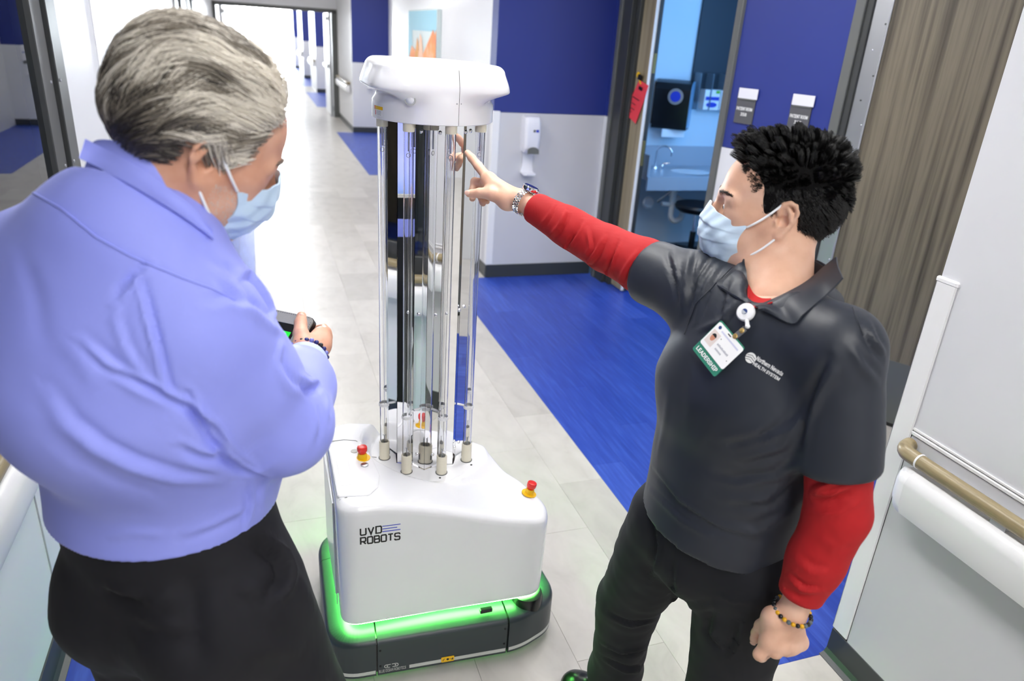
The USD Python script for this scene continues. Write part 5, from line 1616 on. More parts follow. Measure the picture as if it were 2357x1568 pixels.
fingL = [[palmL[0], pl(1105, 985, 1.105), pl(1135, 1010, 1.135), pl(1230, 960, 1.160)], [palmL[1], pl(1320, 950, 1.115), pl(1340, 965, 1.145), pl(1400, 925, 1.165)], [palmL[2], pl(1470, 925, 1.135), pl(1480, 930, 1.165), pl(1520, 890, 1.180)],
         [palmL[3], pl(1590, 870, 1.155), pl(1600, 870, 1.180), pl(1620, 830, 1.190)], [pl(1290, 480, 1.122), pl(1130, 600, 1.135), pl(1075, 700, 1.145), pl(1040, 780, 1.155)]]
rsL = [[.0125, .0108, .0098, .0085], [.0125, .0112, .0100, .0085], [.0120, .0106, .0096, .0082], [.0110, .0096, .0086, .0075], [.0150, .0118, .0105, .0088]]
hL = sdf_mesh(hand_prims(wlc, palmL, fingL, rsL, 0.0045, 0.0145) + [cone(wlc, fingL[4][0], 0.020, 0.016, 0.015), cone(fingL[4][0], palmL[0], 0.014, 0.012, 0.014), cone(eL + 0.6 * (wlc - eL), wlc, 0.030, 0.0235, 0.008)], 0.0022, soft=0.7)
hdm = sdf_mesh(RH.prims(nb - V(0, 0, 0.03), 0.003, 0.054), 0.0030, soft=0.5)
hpR, hpL = pel + qr * 0.088 - V(0, 0, 0.04), pel - qr * 0.088 - V(0, 0, 0.04)
kR, aR = V(0.815, 1.255, 0.50), V(0.872, 1.36, 0.09)
kL, aL = V(0.905, 0.955, 0.49), V(0.96, 1.00, 0.09)
qc = 0.5 * (sR + sL)
trk = [cone(pel, qc - V(0, 0, 0.12), 0.10, 0.10, 0.03), cone(qc - V(0, 0, 0.12), nb - V(0, 0, 0.05), 0.10, 0.056, 0.05), cone(sR, sL, 0.045, 0.045, 0.05)]
trk += chain([sR, eR, eR + 0.66 * (wc - eR)], [0.045, 0.037, 0.031], 0.03) + chain([sL, eL, eL + 0.66 * (wlc - eL)], [0.045, 0.037, 0.031], 0.03)
trk += chain([hpR, kR, aR], [0.07, 0.05, 0.038], 0.02) + chain([hpL, kL, aL], [0.07, 0.05, 0.038], 0.02)
bd = obj("body", union(sdf_mesh(trk, 0.010), hdm, hR, hL), "skin_tan", rm, smooth=True)
eyes(RH, rm, "brow_hair")
tow = lambda p, r_: p + r_ * (EYE - p) / np.linalg.norm(EYE - p)
fl2 = lambda s_: (qf, s_)


def nail(tip, prev, r_, up_):
    d = (tip - prev) / np.linalg.norm(tip - prev)
    u = np.asarray(up_) - d * (np.asarray(up_) @ d)
    u /= np.linalg.norm(u)
    obj("fingernail", place(ball((0, 0, 0), 1.0, 2, (r_ * 0.72, r_ * 0.62, r_ * 0.22)), tip + u * r_ * 0.86 + d * r_ * 0.15, d, np.cross(u, d)), "nail", rm, smooth=True)


nail(fing[4][3], fing[4][2], 0.0098, (EYE - fing[4][3]) + V(-0.2, 0, 0.5))
nail(fingL[4][3], fingL[4][2], 0.0090, (EYE - fingL[4][3]))
# red long sleeves
cR, dR = eR + 0.86 * (wc - eR), fdR
slR = sdf_mesh(chain([sR, sR + 0.55 * (eR - sR), eR, eR + 0.45 * (wc - eR)], [0.064, 0.056, 0.049, 0.0425], 0.012) + [cone(eR + 0.40 * (wc - eR), cR + 0.02 * dR, 0.0430, 0.0345, 0.012, cut=[(cR, dR)])], 0.0042, soft=1.0)
slR = rumple(slR, 0.0022, 22.0, 5)
slR = creases(slR, [([(1300, 487), (1290, 520), (1265, 545)], 0.0072, 0.006, 1), ([(1335, 510), (1320, 545), (1290, 575)], -0.0060, 0.006, 1), ([(1275, 470), (1262, 500), (1240, 525)], 0.0036, 0.005, 1), ([(1390, 545), (1375, 580), (1345, 615)], 0.0060, 0.006, 1), ([(1420, 555), (1405, 600), (1390, 640)], -0.0060, 0.006, 1), ([(1470, 575), (1440, 620), (1420, 660)], 0.0048, 0.006, 1), ([(1490, 600), (1465, 640), (1450, 680)], -0.0048, 0.006, 1), ([(1350, 525), (1360, 570), (1340, 600)], 0.0036, 0.005, 1), ([(1310, 540), (1300, 570), (1290, 585)], 0.0036, 0.005, 1)])
arR = obj("red_sleeve", slR, "sleeve_red", rm, smooth=True, label="red right sleeve of the undershirt")
dL = (wlc - eL) / np.linalg.norm(wlc - eL)
cL = eL + 0.83 * (wlc - eL)
slL = sdf_mesh(chain([sL, eL - V(0, 0, 0.0), eL + 0.5 * (wlc - eL)], [0.058, 0.052, 0.047], 0.012) + [cone(eL + 0.45 * (wlc - eL), cL, 0.0475, 0.0385, 0.012, cut=[(cL, dL)])], 0.0042, soft=1.0)
slL = rumple(slL, 0.002, 18.0, 6)
slL = creases(slL, [([(1875, 1150), (1920, 1150), (1960, 1130)], -0.0084, 0.006, 1), ([(1870, 1130), (1905, 1115), (1930, 1095)], 0.0070, 0.006, 1), ([(1880, 1185), (1930, 1180), (1985, 1150)], 0.0042, 0.008, 1), ([(1815, 1330), (1850, 1360), (1890, 1360)], 0.0056, 0.006, 1), ([(1800, 1350), (1840, 1375), (1870, 1372)], -0.0042, 0.006, 0), ([(1830, 1290), (1870, 1320), (1910, 1320)], 0.0035, 0.009, 1), ([(1880, 1230), (1920, 1260), (1960, 1240)], 0.0028, 0.010, 0)])
arL = obj("red_sleeve", slL, "sleeve_red", rm, smooth=True, label="red left sleeve of the undershirt")


def rings_on(c_, d, r_, w_, name, mat, par, n=36):
    s_, u_, _ = frame_of(d)
    a = np.linspace(0, 2 * PI, n)
    R1 = lambda o_: np.array([c_ + o_ * d + r_ * (math.cos(t) * s_ + math.sin(t) * u_) for t in a])
    ribbon(R1(0), R1(w_), name, mat, par, 0.0035, 4, 0.002)


ur = obj("red_collar", tube([nb + V(0, 0, -0.004) + 0.059 * (math.cos(a) * qr + math.sin(a) * qf * 1.05) - V(0, 0, 0.022) * math.sin(a) for a in np.linspace(0, 2 * PI, 40)], 0.010, 10), "sleeve_red", rm, smooth=True, label="red undershirt neckline")
# polo shirt
hemn = V(0.02, 0.10, -1.0)
mid = pel + V(0.0, -0.01, 0.15)
pq = [cone(pel + V(0, 0, -0.06), mid, 0.160, 0.156, 0.02, fl2(0.82)), cone(mid, qc + V(0, 0, -0.14), 0.156, 0.166, 0.02, fl2(0.76)), cone(qc + V(0, 0, -0.14), qc + V(0, 0, -0.035), 0.166, 0.11, 0.04, fl2(0.74)), cone(sR - qr * 0.015, sL + qr * 0.01, 0.058, 0.058, 0.06), cone(nb - V(0, 0, 0.045), sR - V(0, 0, 0.000), 0.058, 0.052, 0.04), cone(nb - V(0, 0, 0.045), sL - V(0, 0, 0.000), 0.058, 0.052, 0.04)]
uR = (eR - sR) / np.linalg.norm(eR - sR)
hR_ = at(1492, 625, 1.445)
pq += [cone(sR - uR * 0.02, hR_ + uR * 0.03, 0.070, 0.066, 0.04, cut=[(hR_, uR)])]
uL = (eL - sL) / np.linalg.norm(eL - sL)
hL_ = sL + uL * 0.205
pq += [cone(sL, hL_ + uL * 0.03, 0.066, 0.069, 0.03, cut=[(hL_, uL + V(0, 0, 0.0))])]
pq += [dict(cone(nb + V(0, 0, -0.040), nb + V(-0.01, -0.005, 0.20), 0.060, 0.085, 0.006), sub=True), dict(cone(nb + qf * 0.045 + V(0, 0, -0.035), nb + qf * 0.10 + V(0, 0, 0.10), 0.022, 0.05, 0.006), sub=True)]
po = sdf_mesh(pq, 0.0050, cuts=[(pel + V(0, 0, 0.012), hemn)], soft=1.1)
po = rumple(po, 0.003, 8.0, 9)
po = creases(po, [([(1535, 580), (1545, 620), (1560, 690)], -0.006, 0.006, 1), ([(1590, 575), (1580, 630), (1570, 720)], 0.005, 0.007, 1), ([(1640, 580), (1600, 640), (1585, 720)], -0.006, 0.006, 1), ([(1660, 600), (1625, 660), (1600, 740)], 0.004, 0.007, 1), ([(1700, 690), (1660, 740), (1610, 760)], 0.004, 0.006, 1), ([(1680, 640), (1660, 700), (1655, 760)], -0.004, 0.006, 1),
    ([(1905, 820), (1880, 880), (1850, 960), (1840, 1030)], -0.007, 0.007, 1), ([(1930, 840), (1890, 900), (1870, 950)], 0.005, 0.007, 0), ([(1870, 870), (1830, 960), (1760, 1000), (1680, 1020)], -0.004, 0.008, 1), ([(1850, 950), (1800, 1030), (1700, 1060)], 0.004, 0.009, 1), ([(1840, 1040), (1780, 1090), (1690, 1100), (1640, 1090)], -0.004, 0.009, 1), ([(1830, 1090), (1760, 1150), (1660, 1150)], 0.004, 0.010, 1), ([(1810, 1170), (1740, 1210), (1660, 1190)], -0.003, 0.010, 1),
    ([(1985, 760), (2005, 800), (2030, 830)], -0.006, 0.006, 1), ([(1960, 800), (1990, 850), (2020, 880)], 0.004, 0.007, 1), ([(2000, 740), (2020, 790), (2036, 810)], 0.003, 0.006, 1), ([(1500, 1080), (1560, 1160), (1640, 1215), (1740, 1250)], -0.004, 0.007, 1), ([(1495, 1130), (1570, 1200), (1650, 1245)], 0.003, 0.007, 1), ([(1540, 900), (1530, 980), (1510, 1060)], 0.002, 0.010, 0), ([(1600, 800), (1590, 900), (1580, 1000)], 0.002, 0.012, 0), ([(1780, 960), (1730, 1000), (1650, 1010)], 0.0025, 0.01, 1)])
pol_ = obj("polo_shirt", po, "polo_grey", rm, smooth=True)
ys = on_mesh(po, [(1575, 770), (1600, 700), (1650, 650), (1690, 610)])
if len(ys) > 3:
    obj("raglan_seam", tube(ys, 0.0011, 6), "polo_grey", pol_, smooth=True)
ys = on_mesh(po, [(1905, 640), (1960, 700), (1990, 780)])
if len(ys) > 3:
    obj("shoulder_seam", tube(ys, 0.0011, 6), "polo_grey", pol_, smooth=True)
# polo collar: stands round the neck, points falling on the chest
pup = V(-0.05, -0.05, 1.0)
pup /= np.linalg.norm(pup)
pc_ = nb + V(0.004, 0.002, 0.012)


def pring(rad, rise, a0, a1, n=44):
    return np.array([pc_ + qr * math.sin(a) * rad(a) - qf * math.cos(a) * rad(a) * 1.03 + pup * rise(a) for a in np.linspace(a0, a1, n)])


fall = lambda a: abs(a) / 2.8
top = pring(lambda a: 0.068 + 0.004 * fall(a), lambda a: 0.036 - 0.052 * fall(a) ** 2.0, -1.9, 1.75)
bot = pring(lambda a: 0.096 + 0.026 * fall(a) ** 2.5, lambda a: -0.008 - 0.060 * fall(a) ** 2.2, -1.8, 1.65)
ribbon(top, bot, "polo_collar", "polo_grey", rm, 0.003, 7, 0.008)
ms = [po, hdm]
leaf("red_neckline", [(1722, 655), (1734, 676), (1752, 687), (1775, 688)], [(1724, 704), (1738, 708), (1754, 704), (1778, 696)], ms, 0.003, 0.003, "sleeve_red", rm, 0.002, 0.001, label="red undershirt at the neck")
leaf("polo_collar", [(1926, 592), (1900, 612), (1860, 646), (1815, 672), (1772, 692), (1738, 705)], [(1940, 640), (1922, 660), (1890, 690), (1850, 724), (1822, 746), (1752, 712)], ms, 0.016, 0.006, "polo_grey", rm, 0.003, 0.005)
leaf("polo_collar", [(1712, 596), (1717, 622), (1721, 648), (1725, 672), (1728, 698)], [(1700, 608), (1676, 630), (1650, 653), (1668, 668), (1706, 690)], ms, 0.012, 0.006, "polo_grey", rm, 0.003, 0.003)
i1 = pring(lambda a: 0.065, lambda a: 0.035 - 0.052 * fall(a) ** 2.0, -1.9, 1.9)
i2 = pring(lambda a: 0.067, lambda a: -0.030 - 0.052 * fall(a) ** 2.0, -1.9, 1.9)
ribbon(i2, i1, "polo_collar_stand", "polo_grey", rm, 0.002, 4, 0.0)

# trousers
tq = [cone(pel + V(0, 0, 0.03), pel - V(0, 0, 0.05), 0.140, 0.138, 0.03, fl2(0.86))] + chain([hpR, kR, aR + V(0, 0, 0.03)], [0.100, 0.079, 0.070], 0.02) + chain([hpL, kL, aL], [0.102, 0.086, 0.078], 0.02) + [sph(aR + V(0.0, 0, 0.05), 0.078, 0.02)]
tr = sdf_mesh(tq, 0.0075, cuts=[(pel + V(0, 0, 0.055), (0, 0, 1)), ((0, 0, 0.05), (0, 0, -1))], soft=0.8)
tr = rumple(tr, 0.007, 9.0, 15)
tr = creases(tr, [([(1500, 1180), (1510, 1260), (1490, 1340)], -0.007, 0.008, 1), ([(1545, 1280), (1548, 1360), (1553, 1410)], -0.006, 0.008, 1), ([(1400, 1420), (1450, 1440), (1510, 1430)], 0.006, 0.010, 1), ([(1385, 1490), (1430, 1510), (1490, 1500)], -0.008, 0.010, 1), ([(1390, 1520), (1440, 1545), (1500, 1540)], 0.007, 0.010, 1), ([(1640, 1400), (1625, 1460), (1660, 1500)], -0.006, 0.008, 1), ([(1700, 1420), (1690, 1470), (1668, 1510)], -0.006, 0.007, 1), ([(1560, 1390), (1600, 1400), (1650, 1395)], 0.004, 0.01, 1), ([(1650, 1370), (1700, 1385), (1740, 1380)], 0.003, 0.006, 1)])
trs = obj("trousers", tr, "trouser_black", rm, smooth=True)
shoe("shoe", V(0.765, 1.455, 0), V(0.85, 1.29, 0), "black_plastic", rm)
shoe("shoe", V(0.70, 0.93, 0), V(0.945, 1.045, 0), "black_plastic", rm)

# watch on the pointing arm
wp = wc + fdR * -0.010
s_, u_, _ = frame_of(fdR)
upd = V(0.25, 0.1, 1.0)
upd = upd - fdR * (upd @ fdR)
upd /= np.linalg.norm(upd)
sdw = np.cross(fdR, upd)
el_ = lambda a, r_: wp + upd * math.cos(a) * r_ * 0.94 + sdw * math.sin(a) * r_ * 1.04
wt = obj("watch_band", tube([el_(a, 0.0305) for a in np.linspace(0, 2 * PI, 40)], 0.0012, 6), "steel", rm, smooth=True, label="steel link wristwatch band")
for k in range(26):
    a = 0.45 + k * (2 * PI - 0.9) / 25
    for j, (w_, o_) in enumerate(((0.0042, -0.0058), (0.0058, 0.0), (0.0042, 0.0058))):
        a2 = a + (0.11 if j == 1 else 0)
        if a2 > 2 * PI - 0.42:
            continue
        t_ = el_(a2 + 0.05, 1) - el_(a2 - 0.05, 1)
        t_ /= np.linalg.norm(t_)
        rd = np.cross(t_, fdR)
        obj("watch_link", place(box(-w_ / 2 * 1.05, w_ / 2 * 1.05, -0.0024, 0.0024, -0.0012, 0.0014, 0.0005), el_(a2, 0.0318) + fdR * o_, fdR, t_, np.cross(fdR, t_)), "chrome" if j != 1 else "steel", wt, smooth=False)
wcs = lambda m_: place(m_, el_(0, 0.0320), fdR, sdw, upd)
obj("watch_case", wcs(lathe([(0, -0.001), (0.0185, -0.001), (0.0195, 0.002), (0.0195, 0.006), (0.0175, 0.009), (0.0155, 0.0095), (0, 0.0095)], n=36)), "chrome", wt, smooth=30)
obj("watch_dial", wcs(lathe([(0, 0.0096), (0.0150, 0.0096), (0.0150, 0.0101), (0, 0.0101)], n=30)), "watch_blue", wt, smooth=30)
for a in (-0.5, 0.0, 0.5):
    obj("watch_crown", wcs(cyl((-0.021 * math.cos(a), 0.021 * math.sin(a), 0.004), (-0.018 * math.cos(a), 0.018 * math.sin(a), 0.004), 0.0022, 10)), "chrome", wt)
# bead bracelet on the left wrist
bp_ = wlc - dL * 0.004
s_, u_, _ = frame_of(dL)
be = lambda a, r_: bp_ + r_ * (math.cos(a) * s_ * 1.08 + math.sin(a) * u_ * 0.98) + dL * 0.006 * math.sin(a + 0.6)
bc = obj("bracelet", tube([be(a, 0.0300) for a in np.linspace(0, 2 * PI, 50)], 0.001, 6), "black_plastic", rm, smooth=True, label="black and amber bead bracelet")
for k in range(26):
    a = k * 2 * PI / 26
    obj("bead", ball(be(a, 0.0308), 0.0041, 2, (1, 1, 1)), ("bead_gold" if k % 2 and k % 13 < 9 else "bead_black" if k % 4 else "bead_grey"), bc, smooth=True)

# hair: short, spiked on top
MAT_H = hair_mat("hair_black", [(0, c8(5, 5, 6)), (0.6, c8(9, 8, 9)), (1, c8(20, 17, 16))], 0.34)
plain("hair_cap_black", c8(6, 5, 6), 0.8, 0.4, 500, specular_ior_level=0.15)


def rm_has(p):
    x, y, z = p
    if ((y + 0.013) / 0.025) ** 2 + ((z + 0.004) / 0.038) ** 2 < 1 and abs(x) > 0.04:
        return False
    if z > 0.075:
        return y < 0.064
    if z > 0.022:
        return y < 0.034 + 0.55 * (z - 0.022)
    if z > 0.0:
        return y < 0.034
    if z > -0.03:
        return y < -0.026 or (0.012 < y < 0.030 - 0.3 * (-z) and z > -0.022)
    return y < -0.030 and z > -0.080


def rm_len(p):
    t = smooth01(0.045, 0.105, p[2])
    return 0.009 + 0.010 * smooth01(-0.04, -0.09, p[1]) * smooth01(-0.06, 0.03, p[2]) + 0.036 * t * (0.7 + 0.45 * smooth01(0.0, 0.07, p[1])) * (1 - 0.75 * smooth01(0.012, 0.030, p[1]) * (1 - smooth01(0.066, 0.080, p[2])))


def rm_thick(p):
    t = smooth01(0.04, 0.11, p[..., 2])
    return 0.005 + 0.016 * t + 0.007 * smooth01(-0.04, -0.09, p[..., 1]) * smooth01(-0.06, 0.03, p[..., 2])


def rm_strands(H, n, seed):
    r = np.random.default_rng(seed)
    cen = []
    while len(cen) < 420:
        d = r.normal(size=3)
        d /= np.linalg.norm(d)
        p = shell(d)
        if rm_has(p):
            cen.append(p)
    cen = np.array(cen)
    tips = []
    for p in cen:
        nn = (p - EC) / ER**2
        nn /= np.linalg.norm(nn)
        t = max(float(smooth01(0.03, 0.09, p[2])), float(smooth01(0.02, 0.045, p[1]) * smooth01(0.02, 0.05, p[2])))
        side = math.copysign(1, p[0])
        top_d = nn * 0.75 + V(0, 0.95 * smooth01(-0.07, 0.07, p[1]) - 0.25 * smooth01(-0.03, -0.09, p[1]), 0.42) + r.normal(0, 0.09, 3)
        low_d = nn * 0.10 + V(0, -0.55, -0.70) + r.normal(0, 0.05, 3)
        d = top_d * t + low_d * (1 - t) + nn * 0.6 * smooth01(-0.05, -0.09, p[1])
        d /= np.linalg.norm(d)
        tips.append(p + d * float(rm_len(p)) * r.uniform(0.85, 1.2))
    tips = np.array(tips)
    out, wd = [], []
    while len(out) < n:
        d = r.normal(size=3)
        d /= np.linalg.norm(d)
        p = shell(d)
        if not rm_has(p):
            continue
        i = np.argmin(((cen - p) ** 2).sum(1))
        t = smooth01(0.04, 0.10, p[2])
        full = tips[i] - cen[i]
        cl = 0.04 + 0.50 * t
        tip = (p + full) * (1 - cl) + tips[i] * cl + r.normal(0, 0.0012, 3)
        nn = (p - EC) / ER**2
        nn /= np.linalg.norm(nn)
        k = 5
        pts = []
        for j in range(k):
            u = j / (k - 1)
            pts.append(H(p + (tip - p) * u + nn * 0.25 * np.linalg.norm(tip - p) * math.sin(u * PI) * (0.5 + 0.5 * t)))
        out.append(np.array(pts))
        wd.append(np.linspace(0.0010, 0.0003, k))
    return out, wd


hc = hair_cap(RH, rm_has, rm_thick, 0.6, "hair_cap_black", rm)
curves("hair_strands", *rm_strands(RH, 30000, 9), "hair_black", hc)
surgical_mask(RH, "face_mask", rm, None)

# the identity badge clipped to the polo shirt
it = trimesh.ray.ray_pyembree.RayMeshIntersector(po)


def hit(x, y):
    d = ray(x, y)
    l, _, tri = it.intersects_location([EYE], [d / np.linalg.norm(d)], multiple_hits=False)
    return l[0]


def patch(x, y, dx=25):
    """point on the shirt and its axes there: right, down in the picture, outwards"""
    o_ = hit(x, y)
    a, b = hit(x + dx, y) - hit(x - dx, y), hit(x, y + dx) - hit(x, y - dx)
    n_ = np.cross(b, a)
    n_ /= np.linalg.norm(n_)
    if n_ @ (EYE - o_) < 0:
        n_ = -n_
    return o_, n_


def axes(pA, pB, n_):
    """unit axis from photo point pA to pB in the plane with normal n_ and the axis square to it"""
    def plane(p, o_):
        d = ray(*p)
        return EYE + d * ((o_ - EYE) @ n_) / (d @ n_)
    return plane


o1, n1 = patch(1650, 800, 40)
o1 = o1 + n1 * 0.012
PL = lambda x, y: EYE + ray(x, y) * ((o1 - EYE) @ n1) / (ray(x, y) @ n1)
q = [PL(1660, 740), PL(1712, 800), PL(1646, 868), PL(1596, 802)]        # holder: top, right, bottom, left corners
bx = (q[1] - q[0]) + (q[2] - q[3])
bx /= np.linalg.norm(bx)
by = np.cross(n1, bx)
bw = 0.5 * (abs((q[1] - q[0]) @ bx) + abs((q[2] - q[3]) @ bx)) + 0.003
bh = 0.5 * (abs((q[0] - q[3]) @ by) + abs((q[1] - q[2]) @ by)) + 0.003
bo = np.mean(q, 0)
badge = thing("id_badge", "green and white staff badge hanging on a white reel from the grey polo", "badge", bo)
BB = lambda m_, dz=0.0: place(m_, bo + n1 * dz, bx, by, n1)
hold = obj("holder", BB(plate(rrect(bw, bh, 0.004), 0.001)), "badge_green", badge, smooth=False, label="green card reading LEADERSHIP")
obj("lettering", text("LEADERSHIP", bh * 0.10, bo - by * (bh * 0.415) - bx * (bw * 0.42) + n1 * 0.0012, bx, by, 0.0004, True, width=bw * 0.84), "print_white", hold, smooth=False)
ch2 = bh * 0.70
card = obj("card", BB(plate(rrect(bw * 0.99, ch2, 0.004, bw * 0.02, bh * 0.115), 0.0008), 0.0014), "print_white", badge, smooth=False, label="white identity card")
cx, cy = bw * 0.02, bh * 0.115
ph = obj("photo", BB(plate(sg.box(cx - bw * 0.45, cy - ch2 * 0.34, cx - bw * 0.18, cy + ch2 * 0.20), 0.0003), 0.0022), "badge_photo", card, smooth=False, label="small portrait print")
fx, fy = cx - bw * 0.315, cy - ch2 * 0.04
obj("photo_face", BB(plate(affinity.scale(sg.Point(fx, fy).buffer(bw * 0.075), 0.9, 1.25), 0.0002), 0.0025), "badge_face", card, smooth=False)
obj("photo_hair", BB(plate(affinity.scale(sg.Point(fx, fy).buffer(bw * 0.085), 0.95, 1.3).intersection(sg.box(-1, fy + bw * 0.035, 1, 1)), 0.0002), 0.0026), "black_plastic", card, smooth=False)
obj("emblem", BB(plate(sg.Point(cx - bw * 0.37, cy + ch2 * 0.36).buffer(bw * 0.045), 0.0002), 0.0022), "emblem_blue", card, smooth=False)
obj("name_line", [BB(plate(sg.box(cx - bw * 0.10 + bw * 0.036 * k, cy - ch2 * 0.10, cx - bw * 0.10 + bw * 0.036 * k + bw * 0.02, cy - ch2 * 0.04 + (k % 3) * ch2 * 0.008), 0.0002), 0.0022) for k in range(12)], "print_grey", card, smooth=False)
obj("title_line", [BB(plate(sg.box(cx - bw * 0.06 + bw * 0.03 * k, cy - ch2 * 0.26, cx - bw * 0.06 + bw * 0.03 * k + bw * 0.016, cy - ch2 * 0.20), 0.0002), 0.0022) for k in range(8)], "print_grey", card, smooth=False)
obj("heading_line", [BB(plate(sg.box(cx - bw * 0.26 + bw * 0.028 * k, cy + ch2 * 0.29, cx - bw * 0.26 + bw * 0.028 * k + bw * 0.017, cy + ch2 * 0.35), 0.0002), 0.0022) for k in range(24)], "print_lilac", card, smooth=False)
obj("corner_dot", [BB(plate(sg.Point(cx - bw * 0.12, cy + ch2 * 0.13).buffer(bw * 0.012), 0.0002), 0.0022), BB(plate(sg.Point(cx + bw * 0.40, cy - ch2 * 0.20).buffer(bw * 0.012), 0.0002), 0.0022)], "print_black", card, smooth=False)
obj("slot", BB(plate(rrect(bw * 0.12, bh * 0.025, 0.0006, cx - bw * 0.04, bh * 0.42), 0.0003), 0.0023), "print_black", card, smooth=False)
o2, n2 = patch(1721, 722, 20)
R2 = o2 + n2 * 0.004
s2_, u2_, _ = frame_of(n2)
reel = obj("reel", place(lathe([(0, 0), (0.0145, 0), (0.0155, 0.002), (0.0155, 0.006), (0.0135, 0.0085), (0.006, 0.0095), (0, 0.0095)], n=40), R2, s2_, u2_, n2), "white_plastic", badge, smooth=40)
er = lambda m_, dz: place(m_, R2 + n2 * dz, *((bx, np.cross(n2, bx - n2 * (bx @ n2)) / 1.0)), n2)
obj("reel_emblem", er(plate(sg.Point(0, 0).buffer(0.0048), 0.0004), 0.0095), "emblem_blue", reel, smooth=False)
obj("reel_emblem_stripe", [er(plate(sg.LineString([(-0.0042 + 0.0004 * k, -0.0005 - 0.0012 * k), (0.0042 - 0.0006 * k, 0.0003 - 0.0012 * k)]).buffer(0.0003), 0.0003), 0.0099) for k in range(4)], "print_white", reel, smooth=False)
tabp = PL(1722, 752) + n1 * 0.002
obj("reel_tab", [tube([R2 + n2 * 0.004, tabp], 0.0035, 10), ball(tabp, 0.0042, 2)], "white_plastic", reel, smooth=True)
p0, p1 = PL(1716, 756), PL(1685, 782)
obj("strap", tube([p0 + n1 * 0.001, p1 + n1 * 0.001], 0.0055, 8, flat=0.15, up=n1), "strap_clear", badge, smooth=True)
for t_ in (0.22, 0.72):
    obj("snap_button", place(lathe([(0, 0), (0.0042, 0), (0.0046, 0.001), (0.0034, 0.0024), (0, 0.0026)], n=18), p0 + (p1 - p0) * t_ + n1 * 0.0018, *frame_of(n1)), "brass", badge, smooth=40)

# embroidered mark on the polo
o3, n3 = patch(1760, 838, 40)
o3 = o3 + n3 * 0.0006
PL3 = lambda x, y: EYE + ray(x, y) * ((o3 - EYE) @ n3) / (ray(x, y) @ n3)


def wrap(m_):
    """lays flat lettering onto the shirt"""
    v = np.array(m_.vertices)
    h_ = (v - o3) @ n3
    base_ = v - n3 * h_[:, None]
    l, ir, _ = it.intersects_location(base_ + n3 * 0.05, np.tile(-n3, (len(v), 1)), multiple_hits=False)
    out = base_.copy()
    out[ir] = l
    m_.vertices = out + n3 * (np.maximum(h_, 0) + 0.0008)[:, None]
    return m_


ex = PL3(1797, 858) - PL3(1741, 822)
ex /= np.linalg.norm(ex)
ey = np.cross(n3, ex)
e0 = PL3(1740, 828)
W3 = float(np.linalg.norm(PL3(1800, 862) - PL3(1740, 826)))
sub = lambda m_: m_.subdivide_to_size(0.006)
em = obj("chest_lettering", [wrap(text("Northern Nevada", 0.0068, e0, ex, ey, 0.0005, True, width=W3)), wrap(text("HEALTH SYSTEM", 0.0052, e0 - ey * 0.0095, ex, ey, 0.0005, True, width=W3))], "print_white", pol_, smooth=False, label="white embroidered lettering on the chest")
ec = PL3(1728, 824)
disc = plate(sg.Point(0, 0).buffer(0.0088).difference(sg.LineString([(-0.008, -0.002), (0, 0.001), (0.008, -0.002)]).buffer(0.0006)).difference(sg.LineString([(-0.007, 0.002), (0, 0.005), (0.007, 0.002)]).buffer(0.0005)).difference(sg.LineString([(-0.007, -0.0055), (0, -0.003), (0.007, -0.0055)]).buffer(0.0005)), 0.0005)
obj("chest_emblem", wrap(place(sub(disc), ec, ex, ey, n3)), "print_white", pol_, smooth=False, label="round white embroidered emblem")
